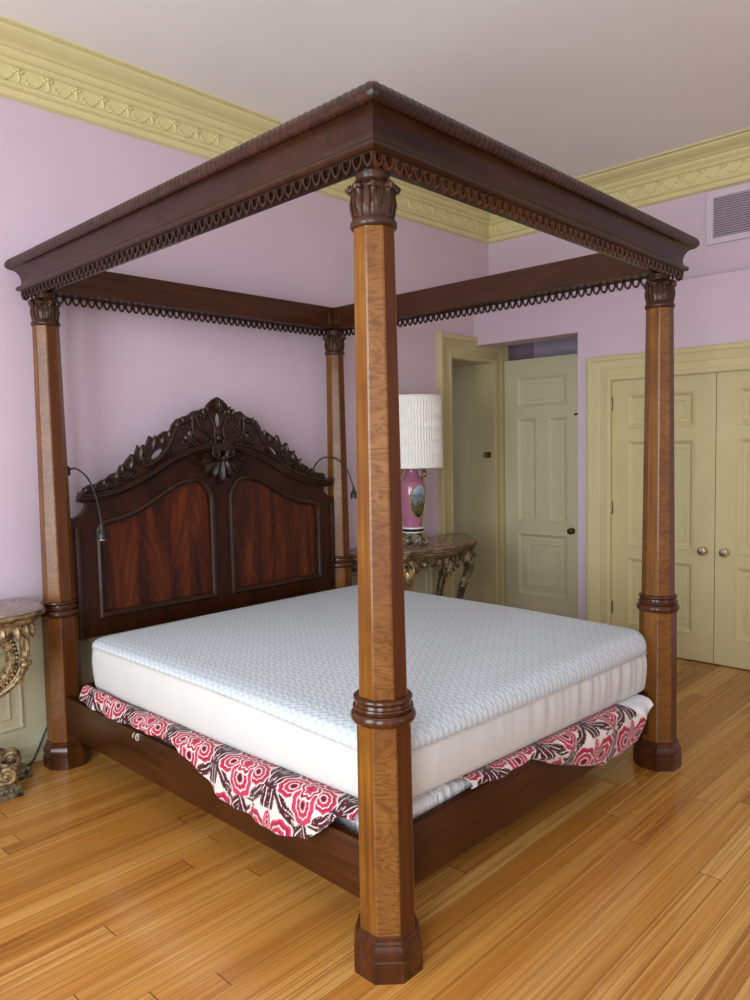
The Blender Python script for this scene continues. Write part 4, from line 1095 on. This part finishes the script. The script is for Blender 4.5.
# ------------------------------------------------------------------ gilt demilune console at the left
KX = -.62
kc = thing('console_table', 'gilt scroll-legged console with a rounded grey marble top, cut by the left edge', 'console table', (KX, 0, 0))
hp = []
for k in range(49):
    a = PI + PI * k / 48; c, s = math.cos(a), math.sin(a)
    hp.append((.49 * math.copysign(abs(c) ** (2 / 5.5), c), .14 + .425 * math.copysign(abs(s) ** (2 / 5.5), s)))
g = G(); slab(g, hp, 0, 0, [(.02, .893), (.006, .895), (.003, .899), (.006, .905), (.014, .907)])
obj('table_top', g, MARB_L, kc, 30)['label'] = 'grey-rose marble top'
g = G(); slab(g, hp, 0, 0, [(.05, .835), (.040, .842), (.030, .850), (.026, .862), (.012, .868), (.002, .874), (-.002, .882), (.002, .890), (.012, .895)])
N_ = len(hp)
for i in range(2, N_ - 2, 2):
    p = V3((*hp[i], 0)); d = V3((hp[i + 1][0] - hp[i - 1][0], hp[i + 1][1] - hp[i - 1][1], 0)).normalized(); nn = V3((d.y, -d.x, 0))
    g.leaf(p - nn * .042 + Z * .838, Z, d, nn, .034, .030, .008, .006, .004, 6, 5, 1)
obj('top_rim', g, GILT, kc, 45)
g = G(); slab(g, [(a * .9, .14 + (b - .14) * .88) for a, b in hp], 0, 0, [(.03, .77), (.01, .78), (0, .80), (.0, .838)])
for i in range(3, N_ - 3, 3):
    p = V3((hp[i][0] * .9, .14 + (hp[i][1] - .14) * .88, 0)); d = V3((hp[i + 1][0] - hp[i - 1][0], hp[i + 1][1] - hp[i - 1][1], 0)).normalized(); nn = V3((d.y, -d.x, 0))
    g.leaf(p + Z * .832, -Z, d, nn, .07, .05, .014, .01, .004, 8, 7, 2); g.blob(p + nn * .008 + Z * .80, (.010, .010, .010), 1)
obj('apron', g, GILT, kc, 50)
def bracket(s):
    """C-scroll bracket with a fretted ring, standing at the side of the console"""
    d = V3((s * .93, -.37, 0)).normalized(); tn = V3((-d.y, d.x, 0)); b = V3((s * .172, -.100, 0))
    g = G(); ring = [b + d * (.143 * math.cos(t)) + Z * (.672 + .143 * math.sin(t)) for t in [2 * PI * k / 48 for k in range(48)]]
    g.tube(ring, .028, 12, closed=True, flat=(tn, 1.3))
    for k in range(48):
        t = 2 * PI * k / 48
        for q in (-.02, .02): g.blob(b + d * (.143 + .026) * math.cos(t) * 1 + tn * q + Z * (.672 + (.143 + .026) * math.sin(t)), .009, 1)
        for q in (-1, 1): g.blob(b + d * (.128 + .028 * (k % 2)) * math.cos(t) + tn * q * .034 + Z * (.672 + (.128 + .028 * (k % 2)) * math.sin(t)), .007, 1)
    o = obj('ring_scroll', g, GILT, kc, 60)
    g = G()
    # outer acanthus band from the apron round the ring and down to the plinth
    def band(off, r, q):
        pts = cr([b + d * (.185 + off) + Z * .838, b + d * (.212 + off) + Z * .775, b + d * (.214 + off) + Z * .69, b + d * (.190 + off) + Z * .60, b + d * (.135 + off) + Z * .53, b + d * (.05 + off * .3) + Z * .480, b - d * .06 + Z * .42, b - d * .08 + Z * .30, b - d * .03 + Z * .17, b + d * .05 + Z * .11], 6)
        g.tube([V3(p) + tn * q for p in pts], [r] * (len(pts) - 8) + [r * (1 - .06 * k) for k in range(8)], 8)
    band(.0, .014, -.026); band(.0, .014, .026); band(-.008, .020, 0)
    for z, off in ((.80, .190), (.635, .195)):
        for k in range(6):
            t = k * PI / 3; g.blob(b + d * (off + .004) + tn * .030 * math.cos(t) + Z * (z + .026 * math.sin(t)), (.020, .020, .017), 2)
        g.blob(b + d * (off + .025) + Z * z, .016, 2)
    for z, off, l in ((.79, .205, .09), (.71, .215, .08), (.60, .185, .07)):
        for q in (-.5, .5):
            g.leaf(b + d * off + tn * q * .05 + Z * z, (-Z - d * .3 + tn * q * .3).normalized(), tn, d, l, .04, .016, .016, .008, 8, 7, 2)
    obj('bracket', g, GILT, kc, 55)
for s in (-1, 1): bracket(s)
# foot: stepped plinth blocks with scroll feet
for s in (-1, 1):
    g = G()
    for (x0, x1, y0, y1) in ((.05, .30, -.235, -.125), (.20, .42, -.045, .055)):
        xa, xb = sorted((s * x0, s * x1))
        g.box(xa, xb, y0, y1, 0, .028, .004); g.box(xa + .012, xb - .012, y0 + .010, y1 - .010, .026, .052, .006); g.box(xa + .02, xb - .026, y0 + .016, y1 - .018, .05, .066, .004)
        for k in range(9):
            t = (k + .5) / 9; g.blob(V3((xa + .012 + (xb - xa - .024) * t, y0 + .009, .040)), (.012, .007, .012), 1)
            g.blob(V3((xb - .011 if s > 0 else xa + .011, y0 + .010 + (y1 - y0 - .02) * t, .040)), (.007, .006, .012), 1)
    obj('plinth_block', g, GILT_D, kc, 45)
    g = G()
    for (cx, cy, cz, r, dd) in ((.245, -.185, .112, .040, V3((.9, -.45, 0))), (.325, -.005, .118, .043, V3((.95, -.3, 0)))):
        d = V3((s * dd.x, dd.y, 0)).normalized(); tn = V3((-d.y, d.x, 0)); c = V3((s * cx, cy, cz))
        for q in (-1, 1):
            g.spiral(c + tn * q * .022, d, Z, tn * q, r, 1.8, -PI / 2, .014, 1, 40, cr([c - d * .20 + tn * q * .022 + Z * .06, c - d * .12 + tn * q * .022 + Z * .0, c - d * .05 + tn * q * .022 - Z * .035], 5), .6)
            g.blob(c + tn * q * .036, (.016, .016, .016), 2)
        g.tube([c - tn * .03, c + tn * .03], .034, 14)
        g.leaf(c - d * .14 + Z * .06, (d - Z * .25).normalized(), tn, Z, .15, .06, .02, .01, .008, 9, 7, 2, .7, 5)
    obj('scroll_foot', g, GILT, kc, 55)
g = G(); g.box(-.30, .30, -.07, -.03, .050, .095, .008); g.box(-.24, .24, -.20, -.16, .05, .09, .008); g.box(-.05, .05, -.19, -.04, .052, .088, .006); obj('stretcher', g, GILT_D, kc)

# ------------------------------------------------------------------ cord
g = G(); g.tube(cr([(-.30, .125, .006), (-.20, .105, .006), (-.150, .110, .010), (-.118, .113, .05), (-.075, .118, .13), (-.03, .125, .21), (.02, .13, .28)], 8), .0055, 8)
tag(obj('power_cord', g, BLACK, None, 60), 'dark power cord running from the floor up behind the left rear bed post', 'cord')

# ------------------------------------------------------------------ light
wd = bpy.data.worlds.new('World'); SC.world = wd; wd.use_nodes = True
bg = wd.node_tree.nodes['Background']; bg.inputs[0].default_value = (.72, .84, 1.0, 1); bg.inputs[1].default_value = 1.0
def window_light(name, loc, rot, sx, sy, power, col):
    l = bpy.data.lights.new(name, 'AREA'); l.shape = 'RECTANGLE'; l.size = sx; l.size_y = sy; l.energy = power; l.color = col
    o = bpy.data.objects.new(name, l); COL.objects.link(o); o.location = loc; o.rotation_euler = rot
    return o
COOL = (.86, .93, 1.0)
window_light('window_daylight', (XW - .05, -2.0, 1.8), (0, -PI / 2, 0), 2.6, 1.4, 135, COOL)
window_light('window_daylight', (XW - .05, -4.4, 1.8), (0, -PI / 2, 0), 2.6, 1.4, 135, COOL)
window_light('window_daylight', (-1.65, YS - .05, 1.8), (PI / 2, 0, 0), 1.3, 2.6, 12, (1, .97, .92))
window_light('window_daylight', (1.25, YS - .05, 1.8), (PI / 2, 0, 0), 1.3, 2.6, 12, (1, .97, .92))

# ------------------------------------------------------------------ camera and output
cam = bpy.data.cameras.new('camera'); co = bpy.data.objects.new('camera', cam); COL.objects.link(co); SC.camera = co
fw = V3((0.718615, 0.691833, -0.070417)); r = V3((0.692388, -0.721243, -0.020157)); u = V3((0.064733, 0.034271, 0.997314))
M = Matrix(((r.x, u.x, -fw.x, -1.699422), (r.y, u.y, -fw.y, -3.978591), (r.z, u.z, -fw.z, 1.664518), (0, 0, 0, 1)))
co.matrix_world = M
cam.sensor_fit = 'AUTO'; cam.sensor_width = 36; cam.lens = 758.15 / 1000 * 36; cam.clip_start = .05
vs_ = SC.view_settings; vs_.view_transform = 'Standard'; vs_.look = 'None'; vs_.gamma = 1; vs_.use_curve_mapping = False; vs_.exposure = 0.0
SC.cycles.max_bounces = 10; SC.cycles.diffuse_bounces = 6
